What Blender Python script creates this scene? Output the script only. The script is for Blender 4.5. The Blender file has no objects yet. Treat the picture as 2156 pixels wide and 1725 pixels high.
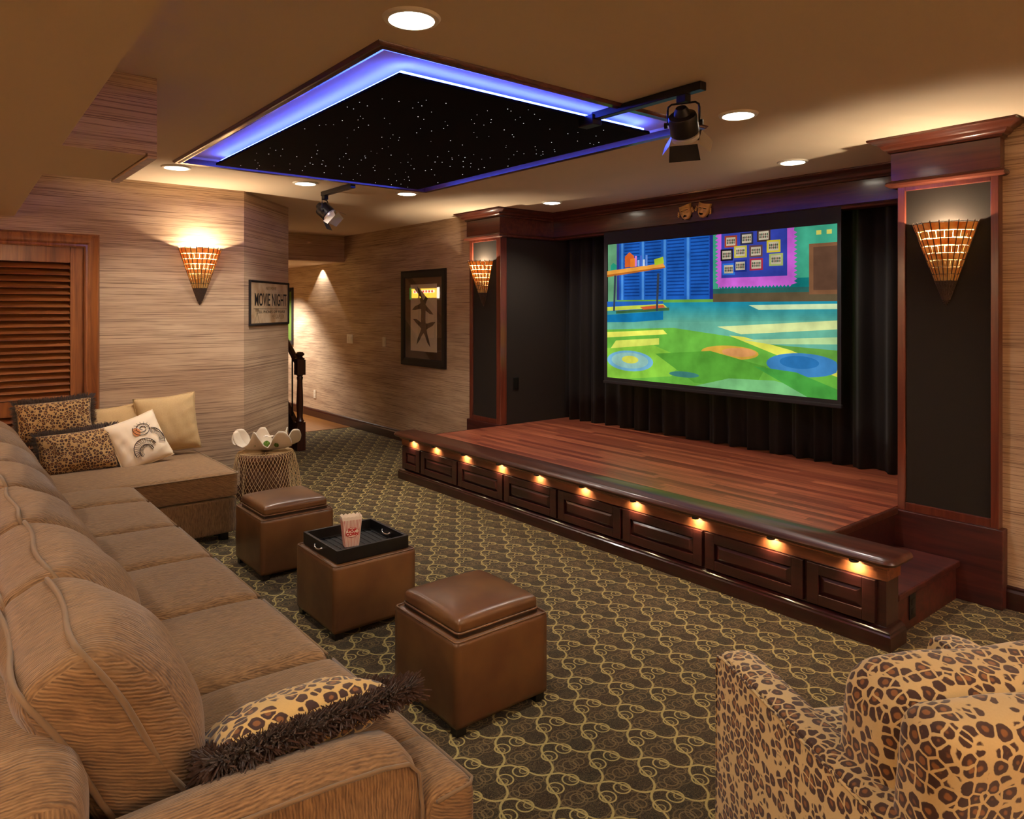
import bpy, bmesh, math, random
from mathutils import Vector, Matrix
random.seed(7)
PI = math.pi
SC = bpy.context.scene
COL = SC.collection
def R(a): return math.radians(a)

# ------------------------------------------------------------------ camera
YAW = math.atan((2950 - 1078) / 1525.0)
cam = bpy.data.cameras.new('camera')
cam.sensor_fit = 'HORIZONTAL'; cam.sensor_width = 36.0
cam.lens = 36.0 * 1525.0 / 2156.0
cam.shift_x = 0.0
cam.shift_y = (650 - 862.5) / 2156.0
cam.clip_start = 0.03; cam.clip_end = 60
camo = bpy.data.objects.new('camera', cam); COL.objects.link(camo)
camo.location = (0, 0, 1.5); camo.rotation_euler = (PI / 2, 0, YAW)
SC.camera = camo
# ------------------------------------------------------------------ world, exposure
w = bpy.data.worlds.new('world'); SC.world = w; w.use_nodes = True
w.node_tree.nodes['Background'].inputs[0].default_value = (0.05, 0.035, 0.02, 1)
w.node_tree.nodes['Background'].inputs[1].default_value = 0.3
vs = SC.view_settings
vs.view_transform = 'Standard'; vs.look = 'None'; vs.gamma = 1.0; vs.use_curve_mapping = False
vs.exposure = 0.12
WARM = (1.0, 0.92, 0.82)
DOWN_W = 70.0       # each recessed ceiling light
SCONCE_W = 22.0
PUCK_W = 1.5
REAR_FILL_W = 46.0       # each added fill spot overhead, out of view

def light(name, kind, loc, power, color=WARM, parent=None, **k):
    l = bpy.data.lights.new(name, kind); l.energy = power; l.color = color
    for a, b in k.items():
        if a != 'rot': setattr(l, a, b)
    o = bpy.data.objects.new(name, l); COL.objects.link(o)
    if parent is not None:
        o.parent = parent; loc = parent.matrix_world.inverted() @ Vector(loc)
    o.location = loc
    if 'rot' in k: o.rotation_euler = k['rot']
    return o

# ------------------------------------------------------------------ node helper
def s2l(c):
    return tuple((x / 12.92 if x <= 0.04045 else ((x + 0.055) / 1.055) ** 2.4) for x in [v / 255.0 for v in c])
class N:
    """small expression wrapper over shader math nodes"""
    def __init__(s, nt, sock): s.nt = nt; s.s = sock
    def _m(s, op, *a):
        n = s.nt.nodes.new('ShaderNodeMath'); n.operation = op
        for i, v in enumerate((s,) + a):
            if isinstance(v, N): s.nt.links.new(v.s, n.inputs[i])
            else: n.inputs[i].default_value = v
        return N(s.nt, n.outputs[0])
    def __add__(s, o): return s._m('ADD', o)
    def __sub__(s, o): return s._m('SUBTRACT', o)
    def __mul__(s, o): return s._m('MULTIPLY', o)
    def __truediv__(s, o): return s._m('DIVIDE', o)
    def sin(s): return s._m('SINE')
    def abs(s): return s._m('ABSOLUTE')
    def fract(s): return s._m('FRACT')
    def floor(s): return s._m('FLOOR')
    def sqrt(s): return s._m('SQRT')
    def pow(s, e): return s._m('POWER', e)
    def min(s, o): return s._m('MINIMUM', o)
    def max(s, o): return s._m('MAXIMUM', o)
    def gt(s, o): return s._m('GREATER_THAN', o)
    def sm(s, lo, hi):
        n = s.nt.nodes.new('ShaderNodeMapRange'); n.interpolation_type = 'SMOOTHSTEP'
        s.nt.links.new(s.s, n.inputs[0]); n.inputs[1].default_value = lo; n.inputs[2].default_value = hi
        return N(s.nt, n.outputs[0])
class Mat:
    def __init__(s, name, rough=0.6, metal=0.0, base=(128, 128, 128), spec=0.5, coat=0.0, coat_rough=0.1, sheen=0.0):
        s.m = bpy.data.materials.new(name); s.m.use_nodes = True
        s.nt = s.m.node_tree; s.b = s.nt.nodes['Principled BSDF']
        s.b.inputs['Base Color'].default_value = (*s2l(base), 1)
        s.b.inputs['Roughness'].default_value = rough; s.b.inputs['Metallic'].default_value = metal
        s.b.inputs['Specular IOR Level'].default_value = spec
        s.b.inputs['Coat Weight'].default_value = coat; s.b.inputs['Coat Roughness'].default_value = coat_rough
        s.b.inputs['Sheen Weight'].default_value = sheen
    def obj(s):
        n = s.nt.nodes.new('ShaderNodeTexCoord'); return n.outputs['Object']
    def xyz(s, sock=None):
        n = s.nt.nodes.new('ShaderNodeSeparateXYZ'); s.nt.links.new(sock or s.obj(), n.inputs[0])
        return [N(s.nt, n.outputs[i]) for i in range(3)]
    def normal(s):
        n = s.nt.nodes.new('ShaderNodeTexCoord'); return s.xyz(n.outputs['Normal'])
    def vec(s, x, y, z):
        n = s.nt.nodes.new('ShaderNodeCombineXYZ')
        for i, v in enumerate((x, y, z)):
            if isinstance(v, N): s.nt.links.new(v.s, n.inputs[i])
            else: n.inputs[i].default_value = v
        return n.outputs[0]
    def noise(s, vec, scale=1.0, detail=3.0, rough=0.5, dist=0.0):
        n = s.nt.nodes.new('ShaderNodeTexNoise'); s.nt.links.new(vec, n.inputs['Vector'])
        n.inputs['Scale'].default_value = scale; n.inputs['Detail'].default_value = detail
        n.inputs['Roughness'].default_value = rough; n.inputs['Distortion'].default_value = dist
        return N(s.nt, n.outputs[0])
    def voro(s, vec, scale=1.0, feature='F1', rnd=1.0, out='Distance'):
        n = s.nt.nodes.new('ShaderNodeTexVoronoi'); n.feature = feature; s.nt.links.new(vec, n.inputs['Vector'])
        n.inputs['Scale'].default_value = scale; n.inputs['Randomness'].default_value = rnd
        o = n.outputs[out]
        return N(s.nt, o) if out == 'Distance' else o
    def mix(s, f, a, b):
        n = s.nt.nodes.new('ShaderNodeMix'); n.data_type = 'RGBA'
        if isinstance(f, N): s.nt.links.new(f.s, n.inputs[0])
        else: n.inputs[0].default_value = f
        for i, v in ((6, a), (7, b)):
            if isinstance(v, tuple): n.inputs[i].default_value = (*s2l(v), 1)
            else: s.nt.links.new(v, n.inputs[i])
        return n.outputs[2]
    def color(s, sock): s.nt.links.new(sock, s.b.inputs['Base Color']); return s
    def rough(s, v): s.nt.links.new(v.s, s.b.inputs['Roughness']); return s
    def bump(s, h, strength=0.3, dist=0.002):
        n = s.nt.nodes.new('ShaderNodeBump'); n.inputs['Strength'].default_value = strength
        n.inputs['Distance'].default_value = dist; s.nt.links.new(h.s, n.inputs['Height'])
        s.nt.links.new(n.outputs[0], s.b.inputs['Normal']); return s
    def emit(s, color, strength):
        s.b.inputs['Emission Strength'].default_value = strength
        if isinstance(color, tuple): s.b.inputs['Emission Color'].default_value = (*color, 1)
        else: s.nt.links.new(color, s.b.inputs['Emission Color'])
        return s
M = {}
def mk(name, **k):
    a = Mat(name, **k); M[name] = a.m; return a

# ---- paint, wallpaper, wood
a = mk('ceiling_paint', rough=0.9, base=(222, 200, 172)); a.bump(a.noise(a.obj(), 60, 3), 0.05, 0.002)
mk('soffit_paint', rough=0.9, base=(222, 200, 174))
def grasscloth(name, light_c, mid_c, dark_c):
    a = mk(name, rough=0.85)
    x, y, z = a.xyz()
    h = x + y
    zz = z + a.noise(a.vec(h * 1.4, 0.0, z * 2.0), 1, 2) * 0.014
    n1 = a.noise(a.vec(h * 1.5, (x - y) * 0.2, zz * 210.0), 1, 3, 0.7)
    n2 = a.noise(a.vec(h * 4.0, (x - y) * 0.2, zz * 420.0), 1, 2, 0.6)
    n3 = a.noise(a.vec(h * 0.9, x - y, zz * 5.0), 1, 2, 0.5)
    base = a.mix(n3.sm(0.35, 0.65), mid_c, light_c)
    c1 = a.mix(n1.sm(0.50, 0.62) * 0.78, base, dark_c)
    c2 = a.mix(n2.sm(0.56, 0.75) * 0.7, c1, light_c)
    c3 = a.mix(n2.sm(0.42, 0.28) * 0.75, c2, dark_c)
    a.color(c3); a.bump(n1 * 0.6 + n2 * 0.4, 0.35, 0.003)
grasscloth('grasscloth', (202, 174, 142), (180, 150, 120), (104, 76, 62))
def wood(name, c1, c2, axis='x', rough=0.3, coat=0.5, sc=1.0, spec=0.5):
    a = mk(name, rough=rough, coat=coat, coat_rough=0.12, spec=spec)
    x, y, z = a.xyz()
    if axis == 'x': v = a.vec(x * 1.6 * sc, y * 26.0 * sc, z * 26.0 * sc)
    elif axis == 'y': v = a.vec(x * 26.0 * sc, y * 1.6 * sc, z * 26.0 * sc)
    else: v = a.vec(x * 26.0 * sc, y * 26.0 * sc, z * 1.6 * sc)
    n = a.noise(v, 1, 4, 0.6, 0.6)
    a.color(a.mix(n.sm(0.3, 0.7), c1, c2)); a.bump(n, 0.06, 0.001)
wood('mahogany_h', (58, 23, 20), (38, 12, 14), 'x')
wood('mahogany_v', (78, 30, 20), (50, 15, 13), 'z')
wood('mahogany_y', (58, 23, 20), (38, 12, 14), 'y')
wood('cherry_h', (98, 50, 36), (68, 31, 25), 'x', rough=0.28)
wood('cherry_v', (112, 56, 38), (84, 36, 27), 'z', rough=0.28)
wood('oak_stained', (84, 34, 27), (48, 15, 16), 'x', rough=0.45, coat=0.2, sc=0.7)
wood('frieze_wood', (128, 74, 44), (92, 48, 30), 'x', rough=0.3)  # stage wood lightened under the nosing, step-light glow put into the colour
wood('door_wood', (156, 94, 46), (112, 60, 30), 'y', rough=0.4, coat=0.25)
wood('door_wood_v', (160, 96, 46), (114, 62, 30), 'z', rough=0.4, coat=0.25)
wood('dark_nosing', (82, 42, 28), (54, 24, 17), 'x', rough=0.34, coat=0.3)
wood('newel_wood', (66, 28, 20), (42, 15, 12), 'z', rough=0.3)
wood('hall_oak', (150, 98, 44), (118, 72, 30), 'x', rough=0.3, sc=0.6)
# stage boards
a = mk('stage_boards', rough=0.36, coat=0.3, coat_rough=0.22)
x, y, z = a.xyz()
row = (y / 0.057).floor()
off = (row * 0.377).fract() * 1.1
seg = ((x + off * 1.3) / 0.95).floor()
rnd = ((row * 12.9898 + seg * 78.233).sin() * 43758.5).fract()
g = a.noise(a.vec(x * 2.0, y * 60.0, rnd * 9.0), 1, 3, 0.6)
c = a.mix(rnd, (116, 50, 36), (186, 102, 68))
c = a.mix(g.sm(0.35, 0.75) * 0.6, c, (70, 24, 16))
fy = (y / 0.057).fract(); fx = ((x + off * 1.3) / 0.95).fract()
gap = fy.sm(0.03, 0.0).max(fx.sm(0.003, 0.0))
a.color(a.mix(gap * 0.8, c, (30, 10, 8))); a.rough(g * 0.16 + 0.30)
# carpet: ogee trellis with curls
a = mk('carpet', rough=0.95, spec=0.1, sheen=0.1)
x, y, z = a.xyz()
nx = a.noise(a.vec(x, y, 0.0), 9, 2)
px = x + 2.001; py = y - 2.138
A = (0.133, -0.094); B = (0.131, 0.097)
det = A[0] * B[1] - A[1] * B[0]
s_ = px * (B[1] / det) - py * (B[0] / det)
t_ = py * (A[0] / det) - px * (A[1] / det)
def line(d, w): return d.sm(w, w * 0.45)
TAU = 2 * PI
s1 = s_ + (t_ * TAU).sin() * 0.085
t1 = t_ + (s_ * TAU).sin() * 0.085
ds = ((s1 + 0.5).fract() - 0.5).abs() * 0.163
dt = ((t1 + 0.5).fract() - 0.5).abs() * 0.163
s2 = s_ + (t_ * TAU + 0.9).sin() * 0.12; t2 = t_ + (s_ * TAU + 0.9).sin() * 0.12
ds2 = ((s2 + 0.5).fract() - 0.5).abs() * 0.163; dt2 = ((t2 + 0.5).fract() - 0.5).abs() * 0.163
L = line(ds, 0.0056).max(line(dt, 0.0056))
Lb = line(ds2, 0.0028).max(line(dt2, 0.0028))
def ring(cs, ct, r, wdt, arc=None):
    u = (s_ - cs + 0.5).fract() - 0.5; v = (t_ - ct + 0.5).fract() - 0.5
    X_ = u * A[0] + v * B[0]; Y_ = u * A[1] + v * B[1]
    rr = (X_ * X_ + Y_ * Y_).sqrt()
    return line((rr - r).abs(), wdt), rr
g1 = ring(0.40, 0.06, 0.026, 0.0036)[0].max(ring(0.06, 0.40, 0.026, 0.0036)[0])
g2 = ring(0.46, 0.03, 0.013, 0.003)[0].max(ring(0.03, 0.46, 0.013, 0.003)[0])
gold = L.max(g1).max(g2 * 0.7)
sub = (ring(0.62, 0.42, 0.036, 0.0032)[0].max(ring(0.42, 0.68, 0.034, 0.0032)[0])) * 0.7
sub = sub.max(ring(0.60, 0.45, 0.022, 0.003)[0]).max(ring(0.44, 0.66, 0.018, 0.003)[0]).max(Lb * 0.8).max(ring(0.2, 0.75, 0.016, 0.003)[0]).max(ring(0.78, 0.22, 0.016, 0.003)[0])
fl = a.noise(a.vec(x, y, 0.0), 60, 2, 0.6, 3.0)
sub = sub.max(((fl - 0.5).abs()).sm(0.05, 0.0) * 0.8)
tuft = a.noise(a.vec(x, y, 0.0), 420, 1)
bg = a.mix(nx.sm(0.35, 0.65), (52, 37, 23), (46, 40, 27))
c = a.mix(sub * 0.85, bg, (128, 106, 68))
c = a.mix(gold, c, (180, 160, 98))
c = a.mix(tuft.sm(0.35, 0.7) * 0.35, c, (38, 28, 16))
a.color(c); a.bump(tuft, 0.5, 0.004)
# leopard
def leopard(name, scale, gold=(206, 178, 124)):
    a = mk(name, rough=0.75, sheen=0.3, spec=0.2)
    o = a.obj(); x, y, z = a.xyz(o)
    n = a.noise(o, scale * 0.9, 2)
    v = a.vec(x + n * (0.35 / scale), y + n * (0.3 / scale), z - n * (0.3 / scale))
    f1 = a.voro(v, scale, 'F1', 0.8); d = a.voro(v, scale, 'DISTANCE_TO_EDGE', 0.8)
    n2 = a.noise(o, scale * 2.4, 2)
    w_ = (n2 - 0.5) * 0.22
    body = (f1 + w_).sm(0.62, 0.55) * (d + w_ * 0.3).sm(0.055, 0.10)
    cen = (f1 + w_ * 0.8).sm(0.30, 0.20)
    fine = a.noise(o, 260, 2)
    c = a.mix(fine * 0.35, gold, (176, 140, 84))
    c = a.mix(body, c, (64, 38, 28))
    c = a.mix(cen * 0.8 * body, c, (146, 94, 46))
    a.color(c); a.bump(fine, 0.12, 0.001)
leopard('leopard_chair', 40)
leopard('leopard_pillow', 34, (216, 180, 110))
leopard('leopard_small', 52, (180, 144, 92))
# sofa fabric
def ribbed(name, side, c1=(164, 126, 84), c2=(80, 57, 37), per=0.0068):
    a = mk(name, rough=0.9, spec=0.15, sheen=0.25)
    o = a.obj(); x, y, z = a.xyz(o); nx_, ny_, nz_ = a.normal()
    wob = a.noise(o, 9, 2) * 0.02 + a.noise(o, 60, 2) * 0.004
    sel = (nx_.abs()).gt(0.72)
    q = (y if side == 'y' else z + y * 0.4)
    cc = x * (sel * -1.0 + 1.0) + q * sel + wob
    r = (cc * (TAU / per)).sin() * 0.5 + 0.5
    br = a.noise(a.vec(cc * 240, (y * (sel * -1.0 + 1.0) + x * sel) * 34, z * (30 if side == 'y' else 60)), 1, 2, 0.6)
    wr = a.noise(a.vec(cc * 100, y * 9, z * 9), 1, 2, 0.5)
    lg = a.noise(o, 3.0, 2)
    c = a.mix(r * 0.34 + br.sm(0.25, 0.75) * 0.60, c2, c1)
    c = a.mix(lg.sm(0.3, 0.7) * 0.25, c, (136, 106, 72))
    a.color(c); a.bump(r * 0.45 + br * 0.7 + wr * (0.5 if side == 'y' else 1.6), 0.5, 0.003)
ribbed('sofa_fabric', 'y')
ribbed('cushion_fabric', 'z')
mk('piping_fabric', rough=0.9, base=(126, 100, 70), sheen=0.2)
mk('fringe_yarn', rough=1.0, base=(66, 44, 32), sheen=0.3, spec=0.1)
a = mk('leather', rough=0.38, coat=0.25, coat_rough=0.25, spec=0.5)
o = a.obj(); n = a.noise(o, 5, 3); f = a.noise(o, 90, 3, 0.6)
a.color(a.mix(n.sm(0.3, 0.7), (112, 76, 42), (90, 56, 33))); a.bump(f, 0.12, 0.001)
mk('leather_dark', rough=0.5, base=(46, 28, 16))
a = mk('linen', rough=0.95); o = a.obj(); x, y, z = a.xyz(o)
wv = ((y * 900.0).sin() * (z * 900.0).sin()) * 0.5 + 0.5
a.color(a.mix(wv * 0.5 + a.noise(o, 120, 2) * 0.5, (176, 144, 96), (208, 180, 132)))
mk('cream_cotton', rough=0.9, base=(236, 216, 186)); mk('ink', rough=0.9, base=(58, 42, 38)); mk('shell_orange', rough=0.9, base=(206, 130, 76))
a = mk('black_fabric', rough=0.95, spec=0.2); a.color(a.mix(a.noise(a.obj(), 300, 2), (36, 30, 26), (48, 42, 36)))
mk('curtain_fabric', rough=0.95, base=(36, 31, 29), sheen=0.05, spec=0.1)
mk('black_void', rough=1.0, base=(12, 10, 10), spec=0.0)
mk('black_paint', rough=0.35, base=(16, 13, 13)); mk('black_frame', rough=0.65, base=(24, 14, 12))
mk('screen_border', rough=0.9, base=(34, 30, 32))
mk('black_metal', rough=0.4, base=(24, 20, 22), metal=0.3); mk('dark_wire', rough=0.6, base=(70, 50, 38))
mk('chrome', rough=0.18, base=(220, 220, 220), metal=1.0); mk('alu', rough=0.35, base=(225, 222, 215), metal=0.6)
mk('white_plastic', rough=0.5, base=(224, 212, 190)); mk('white_trim', rough=0.5, base=(240, 232, 216))
a = mk('gold_metal', rough=0.35, base=(232, 190, 104), metal=0.3)
a = mk('lamp_lens', rough=0.5, base=(255, 250, 235)); a.emit((1.0, 0.9, 0.72), 14.0)
a = mk('bulb_glow', base=(255, 240, 200)); a.emit((1.0, 0.78, 0.45), 40.0)
a = mk('star_point', base=(255, 255, 255)); a.emit((0.95, 0.9, 1.0), 1.2)
a = mk('led_strip', base=(20, 60, 255)); a.emit((0.045, 0.09, 1.0), 42.0)
a = mk('star_cloth', rough=0.95, base=(13, 8, 16), spec=0.1)
a = mk('net_cord', rough=0.9, base=(196, 168, 124)); mk('stool_fabric', rough=0.9, base=(96, 62, 40))
a = mk('shell_white', rough=0.45, base=(210, 196, 174)); a.bump(a.noise(a.obj(), 60, 3), 0.3, 0.002)
mk('moss', rough=0.95, base=(84, 110, 30)); mk('flower_white', rough=0.8, base=(240, 226, 214))
mk('paper_white', rough=0.7, base=(240, 226, 206)); mk('print_red', rough=0.7, base=(190, 24, 24)); mk('stripe_red', rough=0.7, base=(196, 96, 86))
mk('mat_brown', rough=0.8, base=(96, 70, 48)); mk('sepia_paper', rough=0.6, base=(226, 208, 184)); mk('starfish_ink', rough=0.8, base=(100, 82, 66))
a = mk('sign_paper', rough=0.6); a.color(a.mix(a.noise(a.obj(), 7, 3).sm(0.35, 0.7), (206, 184, 150), (170, 136, 98)))
mk('sign_ink', rough=0.7, base=(28, 20, 16)); mk('sign_ink_soft', rough=0.7, base=(140, 116, 84))
# glass over pictures
g = bpy.data.materials.new('picture_glass'); g.use_nodes = True; M['picture_glass'] = g
nt = g.node_tree; nt.nodes.remove(nt.nodes['Principled BSDF'])
t = nt.nodes.new('ShaderNodeBsdfTransparent'); gl = nt.nodes.new('ShaderNodeBsdfGlossy'); gl.inputs['Roughness'].default_value = 0.02
mx = nt.nodes.new('ShaderNodeMixShader'); fr = nt.nodes.new('ShaderNodeLayerWeight'); fr.inputs[0].default_value = 0.12
nt.links.new(fr.outputs[1], mx.inputs[0]); nt.links.new(t.outputs[0], mx.inputs[1]); nt.links.new(gl.outputs[0], mx.inputs[2])
nt.links.new(mx.outputs[0], nt.nodes['Material Output'].inputs[0])
# horn tiles of the sconces
g = bpy.data.materials.new('horn_tile'); g.use_nodes = True; M['horn_tile'] = g
nt = g.node_tree; b = nt.nodes['Principled BSDF']; b.inputs['Roughness'].default_value = 0.3
tc = nt.nodes.new('ShaderNodeTexCoord'); nz = nt.nodes.new('ShaderNodeTexNoise'); nz.inputs['Scale'].default_value = 24
nt.links.new(tc.outputs['Object'], nz.inputs['Vector'])
rp = nt.nodes.new('ShaderNodeValToRGB'); rp.color_ramp.elements[0].position = 0.35; rp.color_ramp.elements[1].position = 0.65
rp.color_ramp.elements[0].color = (*s2l((222, 150, 60)), 1); rp.color_ramp.elements[1].color = (*s2l((240, 206, 130)), 1)
nt.links.new(nz.outputs[0], rp.inputs[0]); nt.links.new(rp.outputs[0], b.inputs['Base Color'])
tr = nt.nodes.new('ShaderNodeBsdfTranslucent'); nt.links.new(rp.outputs[0], tr.inputs[0])
mx = nt.nodes.new('ShaderNodeMixShader'); mx.inputs[0].default_value = 0.42
nt.links.new(b.outputs[0], mx.inputs[1]); nt.links.new(tr.outputs[0], mx.inputs[2]); nt.links.new(mx.outputs[0], nt.nodes['Material Output'].inputs[0])
g = g.copy(); g.name = 'liner_cloth'; M['liner_cloth'] = g  # film for the diffuser added inside each sconce
for n_ in g.node_tree.nodes:
    if n_.type == 'MIX_SHADER': n_.inputs[0].default_value = 0.8
    if n_.type == 'VALTORGB': n_.color_ramp.elements[0].color = (0.30, 0.19, 0.08, 1); n_.color_ramp.elements[1].color = (0.40, 0.28, 0.14, 1)
# picture thrown on the screen: face colours, light comes from it
g = bpy.data.materials.new('projected_picture'); g.use_nodes = True; M['projected_picture'] = g
nt = g.node_tree; nt.nodes.remove(nt.nodes['Principled BSDF'])
at = nt.nodes.new('ShaderNodeVertexColor'); at.layer_name = 'col'
em = nt.nodes.new('ShaderNodeEmission')
tc = nt.nodes.new('ShaderNodeTexCoord'); nz = nt.nodes.new('ShaderNodeTexNoise'); nz.inputs['Scale'].default_value = 5; nz.inputs['Detail'].default_value = 6
nt.links.new(tc.outputs['Object'], nz.inputs['Vector'])
mr = nt.nodes.new('ShaderNodeMapRange'); mr.inputs[1].default_value = 0.3; mr.inputs[2].default_value = 0.7; mr.inputs[3].default_value = 0.72; mr.inputs[4].default_value = 1.3
vm = nt.nodes.new('ShaderNodeVectorMath'); vm.operation = 'SCALE'; nt.links.new(nz.outputs[0], mr.inputs[0]); nt.links.new(at.outputs[0], vm.inputs[0]); nt.links.new(mr.outputs[0], vm.inputs['Scale'])
nt.links.new(vm.outputs[0], em.inputs[0]); nt.links.new(em.outputs[0], nt.nodes['Material Output'].inputs[0])
g = bpy.data.materials.new('printed_face'); g.use_nodes = True; M['printed_face'] = g
nt = g.node_tree; at = nt.nodes.new('ShaderNodeVertexColor'); at.layer_name = 'col'
nt.nodes['Principled BSDF'].inputs['Roughness'].default_value = 0.7
nt.links.new(at.outputs[0], nt.nodes['Principled BSDF'].inputs['Base Color'])

# ------------------------------------------------------------------ object helpers
def thing(name, label, cat, loc=(0, 0, 0), rotz=0, group=None):
    o = bpy.data.objects.new(name, None); COL.objects.link(o)
    o.location = loc; o.rotation_euler = (0, 0, rotz); o.empty_display_size = 0.1
    o['label'] = label; o['category'] = cat
    if group: o['group'] = group
    bpy.context.view_layer.update()
    return o
def tag(o, label, cat, group=None):
    o['label'] = label; o['category'] = cat
    if group: o['group'] = group
    return o
def struct(o, label=None):
    o['kind'] = 'structure'
    if label: o['label'] = label
    return o
def top(o):
    return o
class MB:
    def __init__(s): s.v = []; s.f = []; s.c = []; s.mi = []; s.cur = 0
    def add(s, vs_, fs, M4=None, col=None):
        k = len(s.v)
        for p in vs_:
            p = Vector(p)
            s.v.append(M4 @ p if M4 is not None else p)
        for f in fs: s.f.append(tuple(i + k for i in f)); s.c.append(col); s.mi.append(s.cur)
        return s
    def box(s, x0, x1, y0, y1, z0, z1, M4=None):
        v = [(x, y, z) for z in (z0, z1) for y in (y0, y1) for x in (x0, x1)]
        return s.add(v, [(0, 2, 3, 1), (4, 5, 7, 6), (0, 1, 5, 4), (2, 6, 7, 3), (0, 4, 6, 2), (1, 3, 7, 5)], M4)
    def poly_prism(s, pts, z0, z1, M4=None):
        n = len(pts); v = [(p[0], p[1], z0) for p in pts] + [(p[0], p[1], z1) for p in pts]
        fs = [tuple(range(n - 1, -1, -1)), tuple(range(n, 2 * n))] + [(i, (i + 1) % n, n + (i + 1) % n, n + i) for i in range(n)]
        return s.add(v, fs, M4)
    def lathe(s, prof, n=24, M4=None, a0=0, a1=2 * PI, cap=True):
        full = abs(a1 - a0 - 2 * PI) < 1e-6; m = n if full else n + 1
        v = []; fs = []
        for r, z in prof:
            for i in range(m):
                a_ = a0 + (a1 - a0) * i / n; v.append((r * math.cos(a_), r * math.sin(a_), z))
        for j in range(len(prof) - 1):
            for i in range(n):
                i2 = (i + 1) % m
                fs.append((j * m + i, j * m + i2, (j + 1) * m + i2, (j + 1) * m + i))
        if cap and full:
            fs.append(tuple(range(m - 1, -1, -1))); fs.append(tuple((len(prof) - 1) * m + i for i in range(m)))
        return s.add(v, fs, M4)
    def tube(s, pts, r, n=8, closed=False, M4=None):
        pts = [Vector(p) for p in pts]; m = len(pts); v = []; fs = []
        for i, p in enumerate(pts):
            if closed: d = pts[(i + 1) % m] - pts[i - 1]
            else: d = pts[min(i + 1, m - 1)] - pts[max(i - 1, 0)]
            d.normalize()
            up = Vector((0, 0, 1)) if abs(d.z) < 0.9 else Vector((0, 1, 0))
            e1 = d.cross(up).normalized(); e2 = d.cross(e1)
            for k in range(n):
                a_ = 2 * PI * k / n; rr = r[i] if isinstance(r, (list, tuple)) else r
                v.append(p + e1 * (rr * math.cos(a_)) + e2 * (rr * math.sin(a_)))
        for i in range(m if closed else m - 1):
            j = (i + 1) % m
            for k in range(n):
                k2 = (k + 1) % n; fs.append((i * n + k, i * n + k2, j * n + k2, j * n + k))
        if not closed: fs.append(tuple(range(n))); fs.append(tuple((m - 1) * n + k for k in range(n - 1, -1, -1)))
        return s.add(v, fs, M4)
    def sweep(s, path, prof):
        """closed profile [(out, z)] swept along an open 2-D path, mitred; out = right-hand side"""
        P_ = [Vector(p) for p in path]; m = len(P_); k = len(prof); v = []
        nrm = []
        for i in range(m - 1):
            d = (P_[i + 1] - P_[i]).normalized(); nrm.append(Vector((d.y, -d.x)))
        for i in range(m):
            if i == 0: o_ = nrm[0]
            elif i == m - 1: o_ = nrm[-1]
            else:
                b_ = nrm[i - 1] + nrm[i]; o_ = b_ / (1 + nrm[i - 1].dot(nrm[i]))
            for q in prof: v.append((P_[i].x + o_.x * q[0], P_[i].y + o_.y * q[0], q[1]))
        fs = [(i * k + j, i * k + (j + 1) % k, (i + 1) * k + (j + 1) % k, (i + 1) * k + j) for i in range(m - 1) for j in range(k)]
        fs += [tuple(range(k)), tuple((m - 1) * k + j for j in range(k - 1, -1, -1))]
        return s.add(v, fs)
    def build(s, name, mat, parent=None, smooth=False, bevel=0.0, seg=2, local=False, extra=None):
        me = bpy.data.meshes.new(name)
        vv = s.v
        if parent is not None and not local:
            inv = parent.matrix_world.inverted(); vv = [inv @ p for p in vv]
        me.from_pydata([tuple(p) for p in vv], [], s.f); me.update()
        bm = bmesh.new(); bm.from_mesh(me); bmesh.ops.recalc_face_normals(bm, faces=bm.faces)
        if bevel: bmesh.ops.bevel(bm, geom=[e for e in bm.edges if e.is_manifold and e.calc_face_angle(0) > 0.5], offset=bevel, segments=seg, profile=0.5, affect='EDGES', clamp_overlap=True)
        bm.to_mesh(me); bm.free()
        me.materials.append(M[mat] if isinstance(mat, str) else mat)
        for e in (extra or []): me.materials.append(M[e])
        if extra and not bevel:
            for p, i in zip(me.polygons, s.mi): p.material_index = i
        if s.c and s.c[0] is not None and not bevel:
            ca = me.color_attributes.new('col', 'FLOAT_COLOR', 'CORNER')
            li = 0
            for p, c_ in zip(me.polygons, s.c):
                cl = (*s2l(c_), 1)
                for _ in p.loop_indices: ca.data[_].color = cl
        if smooth:
            for p in me.polygons: p.use_smooth = True
            if smooth != 'all':
                me.set_sharp_from_angle(angle=R(40))
        o = bpy.data.objects.new(name, me); COL.objects.link(o)
        if parent is not None: o.parent = parent
        bpy.context.view_layer.update()
        return o
def copy_tree(src, parent=None):
    c = src.copy(); COL.objects.link(c)
    if parent is not None: c.parent = parent
    for ch in [q for q in bpy.data.objects if q.parent == src]: copy_tree(ch, c)
    return c
def relabel(o, label): o['label'] = label; return o
def text_mb(txt, size, M4, sx=1.0, depth=0.0006, spacing=1.0, bold=0.0):
    """letters as flat solid shapes, centred, in the local XY plane of M4"""
    cu = bpy.data.curves.new('t', 'FONT'); cu.body = txt; cu.size = size; cu.align_x = 'CENTER'; cu.align_y = 'CENTER'
    cu.extrude = depth; cu.space_character = spacing; cu.offset = bold; cu.resolution_u = 3
    o = bpy.data.objects.new('t', cu); COL.objects.link(o); bpy.context.view_layer.update()
    me = bpy.data.meshes.new_from_object(o.evaluated_get(bpy.context.evaluated_depsgraph_get()))
    vs_ = [Vector((v.co.x * sx, v.co.y, v.co.z)) for v in me.vertices]; fs = [tuple(p.vertices) for p in me.polygons]
    bpy.data.objects.remove(o); bpy.data.meshes.remove(me)
    return vs_, fs, M4
def frame_m(origin, ux, uy):
    ux = Vector(ux).normalized(); uy = Vector(uy).normalized(); uz = ux.cross(uy)
    m = Matrix((ux, uy, uz)).transposed().to_4x4(); m.translation = Vector(origin); return m
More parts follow.
